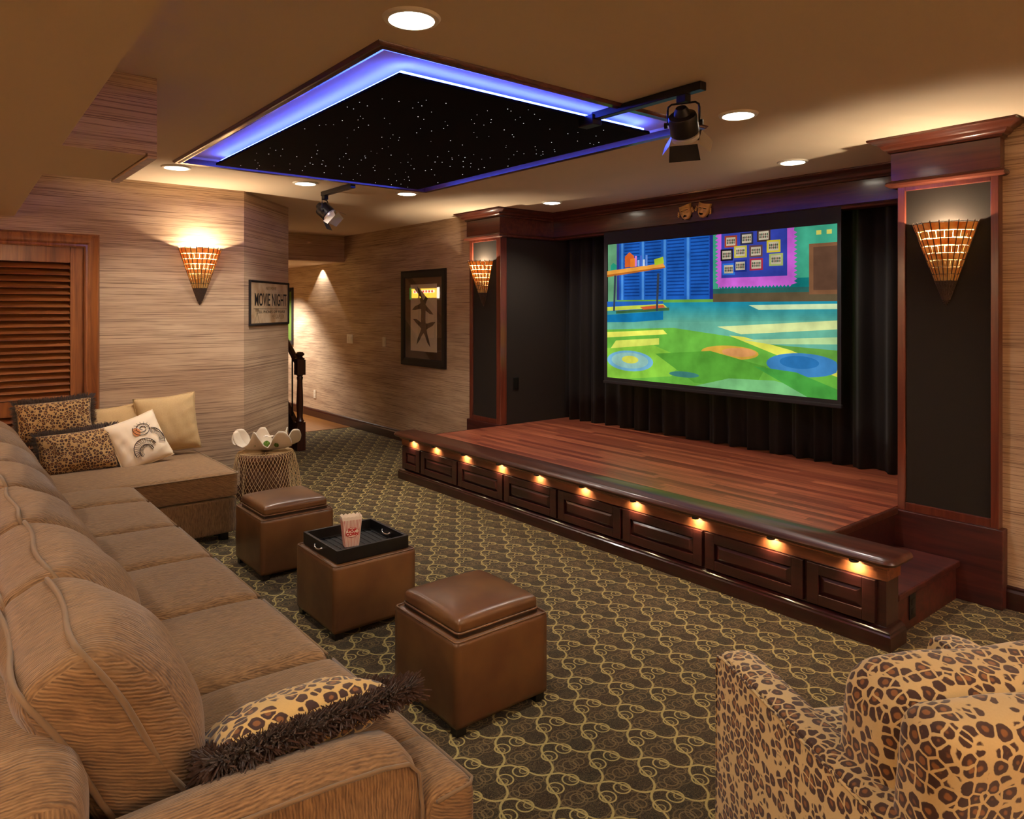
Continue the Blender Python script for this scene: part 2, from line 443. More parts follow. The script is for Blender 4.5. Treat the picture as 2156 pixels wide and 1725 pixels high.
def cube_grid(n):
    vs_ = []; fs = []; idx = {}
    def gid(p):
        k = tuple(round(c * 1000) for c in p)
        if k not in idx: idx[k] = len(vs_); vs_.append(p)
        return idx[k]
    for ax in range(3):
        for sg in (-1, 1):
            for i in range(n):
                for j in range(n):
                    q = []
                    for (di, dj) in ((0, 0), (1, 0), (1, 1), (0, 1)):
                        a_ = -1 + 2 * (i + di) / n; b_ = -1 + 2 * (j + dj) / n
                        p = [0, 0, 0]; p[ax] = sg; p[(ax + 1) % 3] = a_; p[(ax + 2) % 3] = b_
                        q.append(gid(tuple(p)))
                    fs.append(tuple(q if sg > 0 else q[::-1]))
    return vs_, fs
def sstep(a_): return math.copysign(abs(a_) ** 0.8, a_)
def soft_box(mb, L_, W_, H_, r, ct=0.0, cb=0.0, M4=None, n=18, sag=0.0, wr=0.0, seed=0):
    """rounded upholstered block, crowned by ct on top and cb below"""
    vs_, fs = cube_grid(n); h = (L_ / 2, W_ / 2, H_ / 2); out = []
    rr = [min(r, q * 0.98) for q in h]
    rnd_ = random.Random(seed); ph = [rnd_.uniform(0, 6.28) for _ in range(6)]
    for p in vs_:
        P0 = [math.sin(c * PI / 2) * 0.35 * h[i] + c * 0.65 * h[i] for i, c in enumerate(p)]
        q = [max(-(h[i] - r), min(h[i] - r, P0[i])) for i in range(3)]
        d = Vector([P0[i] - q[i] for i in range(3)])
        if d.length > 1e-9: d = d.normalized() * r
        v = Vector(q) + d
        fx = max(0, 1 - (v.x / h[0]) ** 2); fy = max(0, 1 - (v.y / h[1]) ** 2)
        c_ = (fx * fy) ** 0.55
        k = v.z / h[2]
        v.z += (ct * c_ * max(0, k) - cb * c_ * max(0, -k))
        if wr:
            v += Vector((math.sin(v.y * 31 + ph[0] + v.x * 9), math.sin(v.x * 27 + ph[1]), math.sin(v.x * 23 + v.y * 17 + ph[2]))) * wr * (0.3 + c_)
        out.append(v)
    mb.add(out, fs, M4)
def rrect_loop(L_, W_, r, z, n=7, bulge=0):
    pts = []
    for cx_, cy_, a0 in ((1, 1, 0), (-1, 1, 90), (-1, -1, 180), (1, -1, 270)):
        for i in range(n + 1):
            a_ = R(a0 + 90 * i / n)
            pts.append(Vector((cx_ * (L_ / 2 - r) + r * math.cos(a_), cy_ * (W_ / 2 - r) + r * math.sin(a_), z)))
    # densify
    out = []
    for i, p in enumerate(pts):
        q = pts[(i + 1) % len(pts)]; m = max(1, int((q - p).length / 0.04))
        for k in range(m): out.append(p.lerp(q, k / m))
    return out
def pillow_mb(mb, Wd, Ht, T, M4, n=22, seed=0, pinch=0.07):
    """throw pillow: width on local Y, height on local Z, puffed along X"""
    vs_ = []; fs = []; rnd_ = random.Random(seed); ph = [rnd_.uniform(0, 6.28) for _ in range(4)]
    for sd in (1, -1):
        k = len(vs_)
        for i in range(n + 1):
            for j in range(n + 1):
                a_ = -1 + 2 * i / n; b_ = -1 + 2 * j / n
                a_ = math.sin(a_ * PI / 2) * 0.5 + a_ * 0.5; b_ = math.sin(b_ * PI / 2) * 0.5 + b_ * 0.5
                th = ((1 - abs(a_) ** 2.6) * (1 - abs(b_) ** 2.6)) ** 0.5
                y_ = Wd / 2 * a_ * (1 - pinch * (1 - b_ * b_)); z_ = Ht / 2 * b_ * (1 - pinch * (1 - a_ * a_))
                w_ = (math.sin(a_ * 14 + ph[0] + b_ * 4) * (1 - abs(b_)) + math.sin(b_ * 15 + ph[1] - a_ * 5) * abs(a_)) * 0.004 * min(1, th * 2)
                vs_.append((sd * (T / 2 * th + w_ * (th > 0.01)), y_, z_))
        for i in range(n):
            for j in range(n):
                f = (k + i * (n + 1) + j, k + (i + 1) * (n + 1) + j, k + (i + 1) * (n + 1) + j + 1, k + i * (n + 1) + j + 1)
                fs.append(f if sd > 0 else f[::-1])
    mb.add(vs_, fs, M4)
def pillow_edge(Wd, Ht, n=20, pinch=0.07, grow=0.0):
    pts = []
    def e(a_, b_): return Vector((0, (Wd / 2 + grow) * a_ * (1 - pinch * (1 - b_ * b_)), (Ht / 2 + grow) * b_ * (1 - pinch * (1 - a_ * a_))))
    for i in range(n): pts.append(e(-1 + 2 * i / n, -1))
    for i in range(n): pts.append(e(1, -1 + 2 * i / n))
    for i in range(n): pts.append(e(1 - 2 * i / n, 1))
    for i in range(n): pts.append(e(-1, 1 - 2 * i / n))
    return pts
def weld(o, d=0.0004):
    bm = bmesh.new(); bm.from_mesh(o.data); bmesh.ops.remove_doubles(bm, verts=bm.verts, dist=d)
    bmesh.ops.recalc_face_normals(bm, faces=bm.faces); bm.to_mesh(o.data); bm.free(); return o

# =================================================================== ROOM SHELL
H = 2.43
YW = 4.22      # picture wall / right wall plane
XL = -5.785    # left wall plane
TX0, TX1, TY0, TY1 = -4.84, -2.27, 1.265, 3.06   # tray opening
mb = MB().box(-8.4, 3.0, -2.6, YW, -0.06, 0.0); struct(mb.build('floor', 'carpet'))
mb = MB().box(-12.6, -8.4, 2.4, YW, -0.06, 0.004); struct(mb.build('floor', 'hall_oak'), 'bare wood floor of the hall')
mb = MB()
mb.box(-8.7, TX0, -2.6, 5.3, H, H + 0.1); mb.box(TX1, 3.0, -2.6, 5.3, H, H + 0.1)
mb.box(TX0, TX1, -2.6, TY0, H, H + 0.1); mb.box(TX0, TX1, TY1, 5.3, H, H + 0.1)
mb.box(TX0, TX1, TY0, TY1, H + 0.035, H + 0.1)
mb.box(-12.6, -8.7, 2.4, 5.3, 2.10, 2.2)
struct(mb.build('ceiling', 'ceiling_paint'))
# left wall with louvred door, 45 degree corner, hall
mb = MB().box(XL - 0.14, XL, 0.88, 1.976, 0, H); mb.box(XL - 0.14, XL, -2.6, 0.88, 1.935, H); mb.box(XL - 0.14, XL, -2.6, -0.62, 0, 1.935)
struct(mb.build('wall_left', 'grasscloth'))
mb = MB().poly_prism([(XL, 1.976), (-6.461, 2.611), (-6.461 - 0.1, 2.611), (-6.461 - 0.1, 2.50), (XL - 0.14, 1.92), (XL - 0.14, 1.8), (XL - 0.0005, 1.9)], 0, H)
struct(mb.build('wall_corner', 'grasscloth'), 'angled corner wall')
mb = MB().box(-12.6, -6.5, 2.40, 2.60, 0, H); struct(mb.build('wall_hall', 'grasscloth'))
mb = MB().box(-12.7, -12.6, 2.4, YW, 0, H); struct(mb.build('wall_end', 'grasscloth'))
mb = MB().box(-12.6, -5.3, YW, YW + 0.1, 0, H); mb.box(-8.66, -8.60, 2.6, YW, 2.10, H)
struct(mb.build('wall_back', 'grasscloth'))
mb = MB().box(-1.75, 3.0, YW, YW + 0.1, 0, H); struct(mb.build('wall_right', 'grasscloth'))
mb = MB().box(3.0, 3.1, -2.6, YW, 0, H); struct(mb.build('wall_side', 'grasscloth'))
mb = MB().box(-5.9, 3.1, -2.7, -2.6, 0, H); struct(mb.build('wall_front', 'grasscloth'))
# stage alcove: black side walls and back
mb = MB().box(-5.42, -5.285, 4.24, 5.3, 0.405, H); struct(mb.build('wall_stage_left', 'black_fabric'))
mb = MB().box(-1.76, -1.62, 4.24, 5.3, 0.405, H); struct(mb.build('wall_stage_right', 'black_fabric'))
mb = MB().box(-5.42, -1.62, 5.2, 5.3, 0.405, H); struct(mb.build('wall_stage', 'black_void'))
# duct soffit along the sofa side and its boxed end
mb = MB().poly_prism([(XL, -2.6), (3.0, -2.6), (3.0, 0.30), (-1.56, 0.372), (-3.23, 0.408), (XL, 0.473)], 2.112, H)
struct(mb.build('ceiling_soffit', 'soffit_paint'), 'lowered ceiling band over the sofa')
mb = MB(); mb.box(-3.90, -3.18, 0.40, 0.695, 2.114, H); mb.box(-3.90, -3.18, 0.703, 0.737, 2.105, H)
mb.box(-3.90, -3.181, 0.695, 0.703, 2.125, H)
o = mb.build('ceiling_box', 'grasscloth', extra=['soffit_paint', 'door_wood'])
for p in o.data.polygons:
    if p.normal.z < -0.7: p.material_index = 1 if p.center.y < 0.7 else 2
struct(o, 'boxed end of the lowered ceiling')
# baseboards
def baseboard(name, path):
    mb = MB().sweep(path, [(-0.02, 0), (0.018, 0), (0.018, 0.085), (0.012, 0.098), (0.014, 0.108), (0.004, 0.115), (-0.02, 0.115)])
    return struct(mb.build(name, 'mahogany_h'))
baseboard('baseboard_back', [(-12.5, YW), (-5.80, YW)])
baseboard('baseboard_right', [(-1.25, YW), (2.9, YW)])
baseboard('baseboard_left', [(XL, 0.98), (XL, 1.976), (-6.461, 2.611)][::-1][::-1])
# tray moulding
mb = MB()
prof = [(-0.004, H + 0.02), (-0.004, H - 0.014), (0.010, H - 0.018), (0.022, H - 0.012), (0.034, H - 0.015), (0.043, H - 0.004), (0.043, H + 0.02)]
for pth in ([(TX0, TY0), (TX1, TY0), (TX1, TY1), (TX0, TY1), (TX0, TY0)],):
    c0 = [(TX0 + 0.0, TY0), (TX1, TY0), (TX1, TY1), (TX0, TY1)]
    ring_v = []; fs = []
    for i, (cx_, cy_) in enumerate(c0):
        sx = -1 if cx_ == TX0 else 1; sy = -1 if cy_ == TY0 else 1
        for q in prof: ring_v.append((cx_ + sx * q[0], cy_ + sy * q[0], q[1]))
    k = len(prof)
    for i in range(4):
        for j in range(k):
            fs.append((i * k + j, i * k + (j + 1) % k, ((i + 1) % 4) * k + (j + 1) % k, ((i + 1) % 4) * k + j))
    mb.add(ring_v, fs)
struct(mb.build('trim_1', 'cherry_h', smooth=True), 'cherry moulding around the lit ceiling tray')

# =================================================================== DOOR
t = thing('door_1', 'louvred wooden double door in a moulded casing on the left wall', 'door', (XL, 0.13, 0)); t['kind'] = 'structure'
mb = MB()
cas = [(0.0, 0), (0, 0)]
pr = [(-0.01, 0.0), (0.085, 0.0), (0.085, 0.012), (0.07, 0.03), (0.05, 0.022), (0.03, 0.024), (0.012, 0.012), (0.0, 0.016), (-0.01, 0.012)]
def casing(mb, y0, y1, zt, x):
    pts = [(y0, 0.0), (y0, zt), (y1, zt), (y1, 0.0)]
    v = []; k = len(pr)
    for i, (yy, zz_) in enumerate(pts):
        sy = -1 if i < 2 else 1; up = 1 if i in (1, 2) else 0
        for q in pr: v.append((x + q[1], yy + sy * q[0], zz_ + up * q[0]))
    fs = [(i * k + j, i * k + (j + 1) % k, (i + 1) * k + (j + 1) % k, (i + 1) * k + j) for i in range(3) for j in range(k)]
    mb.add(v, fs)
casing(mb, -0.61, 0.882, 1.933, XL)
mb.build('casing', 'door_wood_v', t, smooth=True)
for (y0, y1, nm) in ((0.135, 0.877, 'door_leaf'), (-0.61, 0.131, 'door_leaf')):
    mb = MB(); xx0, xx1 = XL - 0.045, XL - 0.008
    mb.box(xx0, xx1, y1 - 0.085, y1, 0.01, 1.925); mb.box(xx0, xx1, y0, y0 + 0.085, 0.01, 1.925)
    mb.box(xx0, xx1, y0 + 0.085, y1 - 0.085, 1.815, 1.925); mb.box(xx0, xx1, y0 + 0.085, y1 - 0.085, 0.78, 0.885)
    mb.box(xx0, xx1, y0 + 0.085, y1 - 0.085, 0.01, 0.2)
    lf = mb.build(nm, 'door_wood_v', t, bevel=0.003)
    mb = MB()
    for (za, zb) in ((0.885, 1.815), (0.2, 0.78)):
        n = round((zb - za) / 0.0443)
        for i in range(n):
            zc = za + (zb - za) * (i + 0.5) / n
            M4 = Matrix.Translation((XL - 0.030, 0, zc)) @ Matrix.Rotation(R(38), 4, 'Y')
            mb.box(-0.031, 0.031, y0 + 0.085, y1 - 0.085, -0.004, 0.004, M4)
    lv = mb.build('louvres', 'door_wood', None, bevel=0.002, seg=1); lv.parent = lf; lv.location = lf.matrix_world.inverted() @ Vector((0, 0, 0))
mb = MB().box(XL - 0.14, XL - 0.12, -0.61, 0.88, 0, 1.93); struct(mb.build('wall_closet', 'black_void'))

# =================================================================== CORNICE + COLUMNS
t = thing('stage_cornice', 'mahogany cornice wrapping both columns and spanning above the screen', 'cornice', (-3.52, 4.5, 2.17))
path = [(-5.80, 4.21), (-5.80, 4.15), (-5.275, 4.15), (-5.275, 4.83), (-1.78, 4.83), (-1.78, 4.15), (-1.257, 4.15), (-1.257, 4.21)]
MB().sweep(path, [(-0.04, 2.2), (0, 2.2), (0, 2.352), (-0.04, 2.352)]).build('frieze', 'cherry_h', t)
MB().sweep(path, [(-0.04, 2.165), (0.006, 2.165), (0.020, 2.172), (0.024, 2.183), (0.018, 2.193), (0.008, 2.197), (0.0, 2.204), (-0.04, 2.204)]).build('bead_moulding', 'cherry_h', t, smooth=True)
MB().sweep(path, [(-0.04, 2.352), (0.004, 2.352), (0.012, 2.356), (0.015, 2.366), (0.026, 2.370), (0.036, 2.380), (0.042, 2.392), (0.052, 2.396), (0.070, 2.405), (0.078, 2.414), (0.092, 2.418), (0.094, 2.429), (-0.04, 2.429)]).build('crown_moulding', 'cherry_h', t, smooth=True)
def column(x0, x1, xi0, xi1, zb, label, plinth):
    t = thing('stage_column', label, 'column', ((x0 + x1) / 2, 4.2, 0), 0, 'columns either side of the stage')
    zt = 2.17
    mb = MB().box(x0, xi0, 4.165, 4.24, zb, zt); mb.box(xi1, x1, 4.165, 4.24, zb, zt); mb.box(xi0, xi1, 4.165, 4.24, 2.142, zt); mb.box(xi0, xi1, 4.165, 4.24, zb, zb + 0.045)
    mb.build('panel_frame', 'cherry_v', t, bevel=0.003)
    MB().box(xi0, xi1, 4.18, 4.235, zb + 0.045, 2.142).build('fabric_panel', 'black_fabric', t)
    mb = MB().box(*plinth); mb.build('plinth', 'oak_stained', t, bevel=0.004)
    return t
column(-5.775, -5.283, -5.728, -5.345, 0.42, 'column with wall lamp left of the screen, rising behind the stage floor', (-5.80, -5.284, 4.15, 4.235, 0.0, 0.42))
column(-1.752, -1.268, -1.712, -1.304, 0.397, 'column with wall lamp right of the screen, its oak base down to the carpet', (-1.765, -1.247, 4.15, 4.235, 0.0, 0.397))

# masks on the header
def mask(cx_, cz, tilt, happy, label):
    t = thing('theatre_mask', label, 'mask', (cx_, 4.825, cz), 0, 'gold masks over the screen')
    mb = MB(); n = 22; v = []; fs = []; keep = []
    c_, s_ = math.cos(tilt), math.sin(tilt)
    W_, H_ = 0.062, 0.098
    def val(a_, b_):  # a in -1..1 across, b in -1(bottom)..1
        wd = (1.0 if b_ > 0.1 else math.sqrt(max(0, 1 - ((0.1 - b_) / 1.12) ** 2))) * (0.9 + 0.1 * b_)
        dep = 0.030 * math.sqrt(max(0, 1 - a_ * a_)) + 0.004
        dep += 0.016 * math.exp(-(a_ / 0.16) ** 2 - ((b_ + 0.0) / 0.28) ** 2)
        dep += 0.007 * math.exp(-((abs(a_) - 0.45) / 0.25) ** 2 - ((b_ - (0.55 if happy else 0.5 + 0.25 * (0.5 - abs(a_)))) / 0.1) ** 2)
        dep += 0.008 * math.exp(-((abs(a_) - 0.55) / 0.22) ** 2 - ((b_ + 0.25) / 0.2) ** 2)
        return wd, dep
    for i in range(n + 1):
        for j in range(n + 1):
            a_ = -1 + 2 * i / n; b_ = -1 + 2 * j / n; wd, dep = val(a_, b_)
            lx = a_ * wd * W_; lz = b_ * H_ * 0.5 * 1.15 + (0.010 * (a_ * a_) if b_ > 0.8 else 0)
            v.append((cx_ + lx * c_ - lz * s_, 4.828 - dep, cz + lx * s_ + lz * c_))
    for i in range(n):
        for j in range(n):
            a_ = -1 + 2 * (i + .5) / n; b_ = -1 + 2 * (j + .5) / n
            eye = ((abs(a_) - 0.42) / 0.22) ** 2 + ((b_ - (0.32 + (0.1 if happy else -0.12) * (0.42 - abs(a_)))) / 0.085) ** 2 < 1
            mc = -0.52 + (0.35 * a_ * a_ if happy else -0.45 * a_ * a_)
            mouth = abs(a_) < 0.5 and abs(b_ - mc) < 0.13 * (1 - (a_ / 0.55) ** 2)
            if not (eye or mouth): fs.append((i * (n + 1) + j, (i + 1) * (n + 1) + j, (i + 1) * (n + 1) + j + 1, i * (n + 1) + j + 1))
    mb.add(v, fs); mb.build('face', 'gold_metal', t, smooth='all')
    for sgn in (-1, 1):   # ribbon knots at the temples
        mb = MB()
        for k in range(3):
            x_, z_ = sgn * (W_ + 0.004 + 0.004 * k), 0.02 - 0.014 * k
            M4 = Matrix.Translation((cx_ + x_ * c_ - z_ * s_, 4.815, cz + x_ * s_ + z_ * c_)) @ Matrix.Rotation(0.6 * sgn, 4, 'Y')
            mb.lathe([(0.001, -0.012), (0.007, -0.006), (0.008, 0.004), (0.002, 0.012)], 8, M4)
        mb.build('ribbon', 'gold_metal', t, smooth=True)
    mb = MB()
    for sgn in (-1, 1):
        mb.box(-W_ * 0.8, W_ * 0.8, 0, 0.001, -0.045, 0.045, Matrix.Translation((cx_, 4.8275, cz)) @ Matrix.Rotation(-tilt, 4, 'Y')); break
    mb.build('backing', 'black_void', t)
mask(-3.675, 2.278, R(12), False, 'gold tragic theatre mask, left of the pair above the screen')
mask(-3.505, 2.280, R(-16), True, 'gold comic theatre mask, right of the pair above the screen')

# =================================================================== CURTAIN + SCREEN
mb = MB(); nx_, nz_ = 700, 6; v = []; fs = []
ph = [random.uniform(0, 6.28) for _ in range(6)]
for j in range(nz_ + 1):
    z = 0.412 + (2.30 - 0.412) * j / nz_
    for i in range(nx_ + 1):
        x = -5.283 + (5.283 - 1.762) * i / nx_
        u = x * 34 + 1.6 * math.sin(x * 3.1 + ph[0]) + 0.9 * math.sin(x * 7.7 + ph[1])
        y = 4.99 + 0.045 * math.sin(u) + 0.014 * math.sin(u * 2.3 + ph[2] + j * 0.12) - 0.01 * math.sin(x * 2 + j * 0.3)
        v.append((x, y, z))
for j in range(nz_):
    for i in range(nx_): fs.append((j * (nx_ + 1) + i, j * (nx_ + 1) + i + 1, (j + 1) * (nx_ + 1) + i + 1, (j + 1) * (nx_ + 1) + i))
mb.add(v, fs); o = mb.build('stage_curtain', 'curtain_fabric', smooth='all')
sm = o.modifiers.new('thickness', 'SOLIDIFY'); sm.thickness = 0.003
tag(o, 'dark brown pleated curtain hanging behind the projection screen', 'curtain')

SX0, SX1, SZ0, SZ1 = -4.535, -2.412, 0.880, 2.078
t = thing('projection_screen', 'hanging projection screen showing a bright cartoon playroom', 'screen', (-3.47, 4.82, 0.82))
mb = MB(); mb.box(-4.575, SX0, 4.806, 4.820, 0.852, 2.19); mb.box(SX1, -2.385, 4.806, 4.820, 0.852, 2.19)
mb.box(SX0, SX1, 4.806, 4.820, SZ1, 2.19); mb.box(SX0, SX1, 4.806, 4.820, 0.852, SZ0)
mb.build('border', 'screen_border', t)
MB().box(-4.58, -2.38, 4.798, 4.826, 0.824, 0.852).build('bottom_bar', 'screen_border', t, bevel=0.006)
mb = MB(); lay = [0]
def R2(pts, col):
    lay[0] += 1; y = 4.8155 - 0.00004 * lay[0]
    v = [(SX0 + min(1, max(0, p[0])) * (SX1 - SX0), y, SZ1 - min(1, max(0, p[1])) * (SZ1 - SZ0)) for p in pts]
    mb.add(v, [tuple(range(len(v)))], col=col)
def rc(x0, y0, x1, y1, col): R2([(x0, y0), (x1, y0), (x1, y1), (x0, y1)], col)
def el(cx_, cy_, rx, ry, col, n=28): R2([(cx_ + rx * math.cos(2 * PI * i / n), cy_ + ry * math.sin(2 * PI * i / n)) for i in range(n)], col)
rc(0, 0, 1, 1, (96, 150, 60))
rc(0, 0, 0.06, 0.44, (96, 150, 110)); rc(0.05, 0, 0.065, 0.42, (48, 56, 130))
rc(0.065, 0, 0.52, 0.42, (28, 84, 168))
for i in range(4):
    x0 = 0.075 + i * 0.112; rc(x0, 0, x0 + 0.012, 0.42, (70, 130, 200))
    for k in range(17): rc(x0 + 0.018, 0.008 + k * 0.0235, x0 + 0.100, 0.017 + k * 0.0235, (16, 54, 122))
rc(0.515, 0, 0.53, 0.42, (32, 40, 120)); rc(0.53, 0, 1, 0.46, (60, 150, 120))
rc(0.56, 0.30, 1, 0.36, (20, 110, 108)); rc(0.53, 0.355, 1, 0.45, (40, 90, 84)); rc(0.53, 0.385, 1, 0.44, (88, 74, 52))
sc_ = [(0.548, 0)]
for k in range(13): sc_ += [(0.540, 0.012 + k * 0.025), (0.552, 0.024 + k * 0.025)]
for k in range(22): sc_ += [(0.552 + k * 0.0135, 0.352), (0.559 + k * 0.0135, 0.338)]
for k in range(13): sc_ += [(0.862, 0.33 - k * 0.025), (0.850, 0.318 - k * 0.025)]
sc_ += [(0.852, 0)]
R2(sc_, (190, 92, 196)); rc(0.566, 0, 0.826, 0.285, (48, 60, 150))
ph_ = [(0.580, 0.015, (150, 60, 40)), (0.645, 0.005, (40, 40, 60)), (0.712, -0.005, (60, 40, 36)), (0.563, 0.10, (24, 20, 30)), (0.620, 0.085, (170, 160, 60)), (0.682, 0.088, (90, 60, 60)), (0.750, 0.065, (190, 170, 50)),
       (0.572, 0.192, (40, 100, 190)), (0.620, 0.175, (30, 44, 120)), (0.684, 0.170, (150, 40, 60)), (0.760, 0.148, (150, 160, 90))]
for (x_, y_, c_) in ph_:
    w_ = 0.052; h_ = 0.075
    rc(x_, y_, x_ + w_, y_ + h_, c_); rc(x_ + 0.007, y_ + 0.011, x_ + w_ - 0.007, y_ + h_ - 0.011, (176, 164, 140))
    for k in range(5):
        for q in range(2): el(x_ + 0.012 + k * 0.007, y_ + 0.03 + q * 0.016, 0.003, 0.008, [(90, 70, 60), (60, 80, 60), (120, 90, 80)][(k + q) % 3], 8)
rc(0.905, 0.105, 1, 0.40, (116, 78, 52)); rc(0.92, 0.125, 1, 0.375, (88, 60, 44)); rc(0.93, 0.03, 0.947, 0.055, (200, 190, 90)); rc(0.965, 0.03, 0.982, 0.055, (200, 190, 90))
# floor
NB = 14
for k in range(NB):
    y0 = 0.44 + k * 0.012; f_ = k / NB
    rc(0, y0, 1, y0 + 0.02, (int(30 + 80 * f_), int(128 + 40 * f_), int(150 - 20 * f_)))
rc(0, 0.43, 0.30, 0.50, (36, 90, 170)); R2([(0, 0.47), (0.3, 0.45), (0.32, 0.475), (0, 0.50)], (190, 200, 70)); R2([(0.05, 0.50), (0.33, 0.475), (0.33, 0.495), (0.05, 0.52)], (60, 100, 60))
R2([(0, 0.53), (0.3, 0.50), (0.3, 0.56), (0, 0.60)], (20, 110, 160)); R2([(0.18, 0.47), (0.3, 0.455), (0.31, 0.475), (0.2, 0.49)], (196, 90, 50))
R2([(0, 0.585), (0.5, 0.57), (1, 0.55), (1, 0.72), (0, 0.64)], (96, 164, 140))
R2([(0, 0.64), (0.35, 0.615), (0.60, 0.66), (0.80, 0.72), (1, 0.84), (1, 1), (0, 1)], (100, 168, 60))
R2([(0, 0.66), (0.3, 0.63), (0.32, 0.66), (0, 0.70)], (220, 220, 90)); R2([(0.55, 0.60), (1, 0.55), (1, 0.60), (0.65, 0.645)], (196, 206, 140))
R2([(0.60, 0.655), (0.66, 0.66), (0.84, 0.73), (1, 0.83), (1, 0.87), (0.80, 0.77)], (210, 210, 80))
R2([(0.68, 0.46), (1, 0.455), (1, 0.485), (0.72, 0.49)], (186, 206, 160)); R2([(0.66, 0.68), (1, 0.645), (1, 0.685), (0.76, 0.70)], (170, 200, 140))
el(0.60, 0.765, 0.12, 0.045, (204, 160, 60)); el(0.64, 0.76, 0.07, 0.028, (214, 150, 90))
R2([(0, 0.78), (0.25, 0.74), (0.40, 0.82), (0.34, 0.95), (0.1, 1), (0, 1)], (128, 186, 60))
R2([(0.05, 0.72), (0.28, 0.69), (0.28, 0.735), (0.02, 0.78)], (206, 214, 90))
el(0.125, 0.865, 0.125, 0.075, (110, 168, 196)); el(0.125, 0.862, 0.100, 0.058, (140, 186, 176)); el(0.128, 0.855, 0.045, 0.028, (204, 206, 80))
el(0.88, 0.815, 0.13, 0.07, (60, 122, 176)); el(0.87, 0.80, 0.07, 0.038, (40, 104, 160))
R2([(0.26, 0.80), (0.52, 0.76), (0.75, 0.84), (0.70, 0.98), (0.45, 0.98)], (84, 150, 50))
R2([(0.45, 1), (0.60, 0.93), (0.78, 0.92), (0.92, 0.96), (0.97, 1)], (110, 172, 110))
el(0.40, 0.93, 0.07, 0.02, (60, 120, 110)); R2([(0.70, 0.84), (0.86, 0.86), (1, 0.94), (1, 1), (0.9, 1)], (70, 150, 60))
# table with craft things
R2([(0, 0.20), (0.30, 0.165), (0.31, 0.19), (0, 0.228)], (222, 150, 60)); R2([(0, 0.228), (0.31, 0.19), (0.31, 0.20), (0, 0.245)], (170, 96, 34))
for x0 in (0.04, 0.27): R2([(x0, 0.235), (x0 + 0.012, 0.235), (x0 + 0.004, 0.50), (x0 - 0.006, 0.50)], (52, 60, 76))
R2([(0.10, 0.18), (0.10, 0.10), (0.125, 0.07), (0.15, 0.10), (0.15, 0.175)], (204, 92, 36)); R2([(0.13, 0.12), (0.158, 0.115), (0.158, 0.178), (0.13, 0.18)], (226, 120, 40))
for k, c_ in enumerate([(200, 120, 190), (130, 160, 210), (70, 100, 190), (190, 200, 220), (90, 130, 200)]): rc(0.155 + k * 0.014, 0.10 + (k % 2) * 0.03, 0.165 + k * 0.014, 0.178, c_)
R2([(0.255, 0.135), (0.30, 0.12), (0.305, 0.165), (0.258, 0.178)], (166, 190, 44)); R2([(0.02, 0.16), (0.035, 0.14), (0.055, 0.16), (0.055, 0.19), (0.02, 0.195)], (40, 150, 120))
mb.build('picture', 'projected_picture', t)

# =================================================================== STAGE
ZS = 0.41; SL, SR = -5.285, -1.76
t = thing('stage', 'low mahogany stage with plank floor and lit raised panels', 'stage', (-3.52, 4.1, 0))
MB().box(SL, SR, 3.43, 5.2, 0.37, ZS).build('plank_floor', 'stage_boards', t)
mb = MB().box(-5.58, -1.435, 3.30, 3.42, 0.0, 0.375); mb.box(SL, SR, 3.42, 5.2, 0.0, 0.37)
# frieze band under the nosing and base moulding
mb.build('carcass', 'mahogany_h', t)
MB().sweep([(-5.58, 3.43), (-5.58, 3.30), (-1.435, 3.30), (-1.435, 3.43)], [(0, 0.296), (0.006, 0.296), (0.006, 0.345), (0.02, 0.352), (0.022, 0.37), (0, 0.37)]).build('frieze_band', 'frieze_wood', t)
mb = MB().sweep([(-5.58, 3.43), (-5.58, 3.30), (-1.435, 3.30), (-1.435, 3.43)], [(-0.01, 0), (0.032, 0), (0.032, 0.062), (0.026, 0.068), (0.026, 0.076), (0.012, 0.088), (0.004, 0.092), (-0.01, 0.092)])
mb.build('base_moulding', 'mahogany_h', t, smooth=True)
# bullnose
mb = MB()
def rrect2(x0, x1, y0, y1, r, k=6):
    P_ = []
    for cx_, cy_, a0 in ((x1 - r, y1 - r * 0.3, 0), (x0 + r, y1 - r * 0.3, 90), (x0 + r, y0 + r, 180), (x1 - r, y0 + r, 270)):
        rr = r * (0.3 if a0 < 180 else 1)
        for i in range(k + 1):
            a_ = R(a0 + 90 * i / k); P_.append(((x1 - rr if cx_ > -3.5 else x0 + rr) + rr * math.cos(a_), cy_ + rr * math.sin(a_)))
    return P_
lv = []
for (ins, z) in ((0.020, 0.372), (0.006, 0.378), (0.0, 0.390), (0.004, 0.402), (0.016, 0.411)):
    lv.append([(p[0], p[1], z) for p in rrect2(-5.645 + ins, -1.375 - ins, 3.225 + ins, 3.443, 0.05)])
n = len(lv[0]); v = [p for l_ in lv for p in l_]
fs = [(j * n + i, j * n + (i + 1) % n, (j + 1) * n + (i + 1) % n, (j + 1) * n + i) for j in range(len(lv) - 1) for i in range(n)]
fs += [tuple(range(n - 1, -1, -1)), tuple((len(lv) - 1) * n + i for i in range(n))]
mb.add(v, fs); mb.build('bullnose', 'dark_nosing', t, smooth=True)
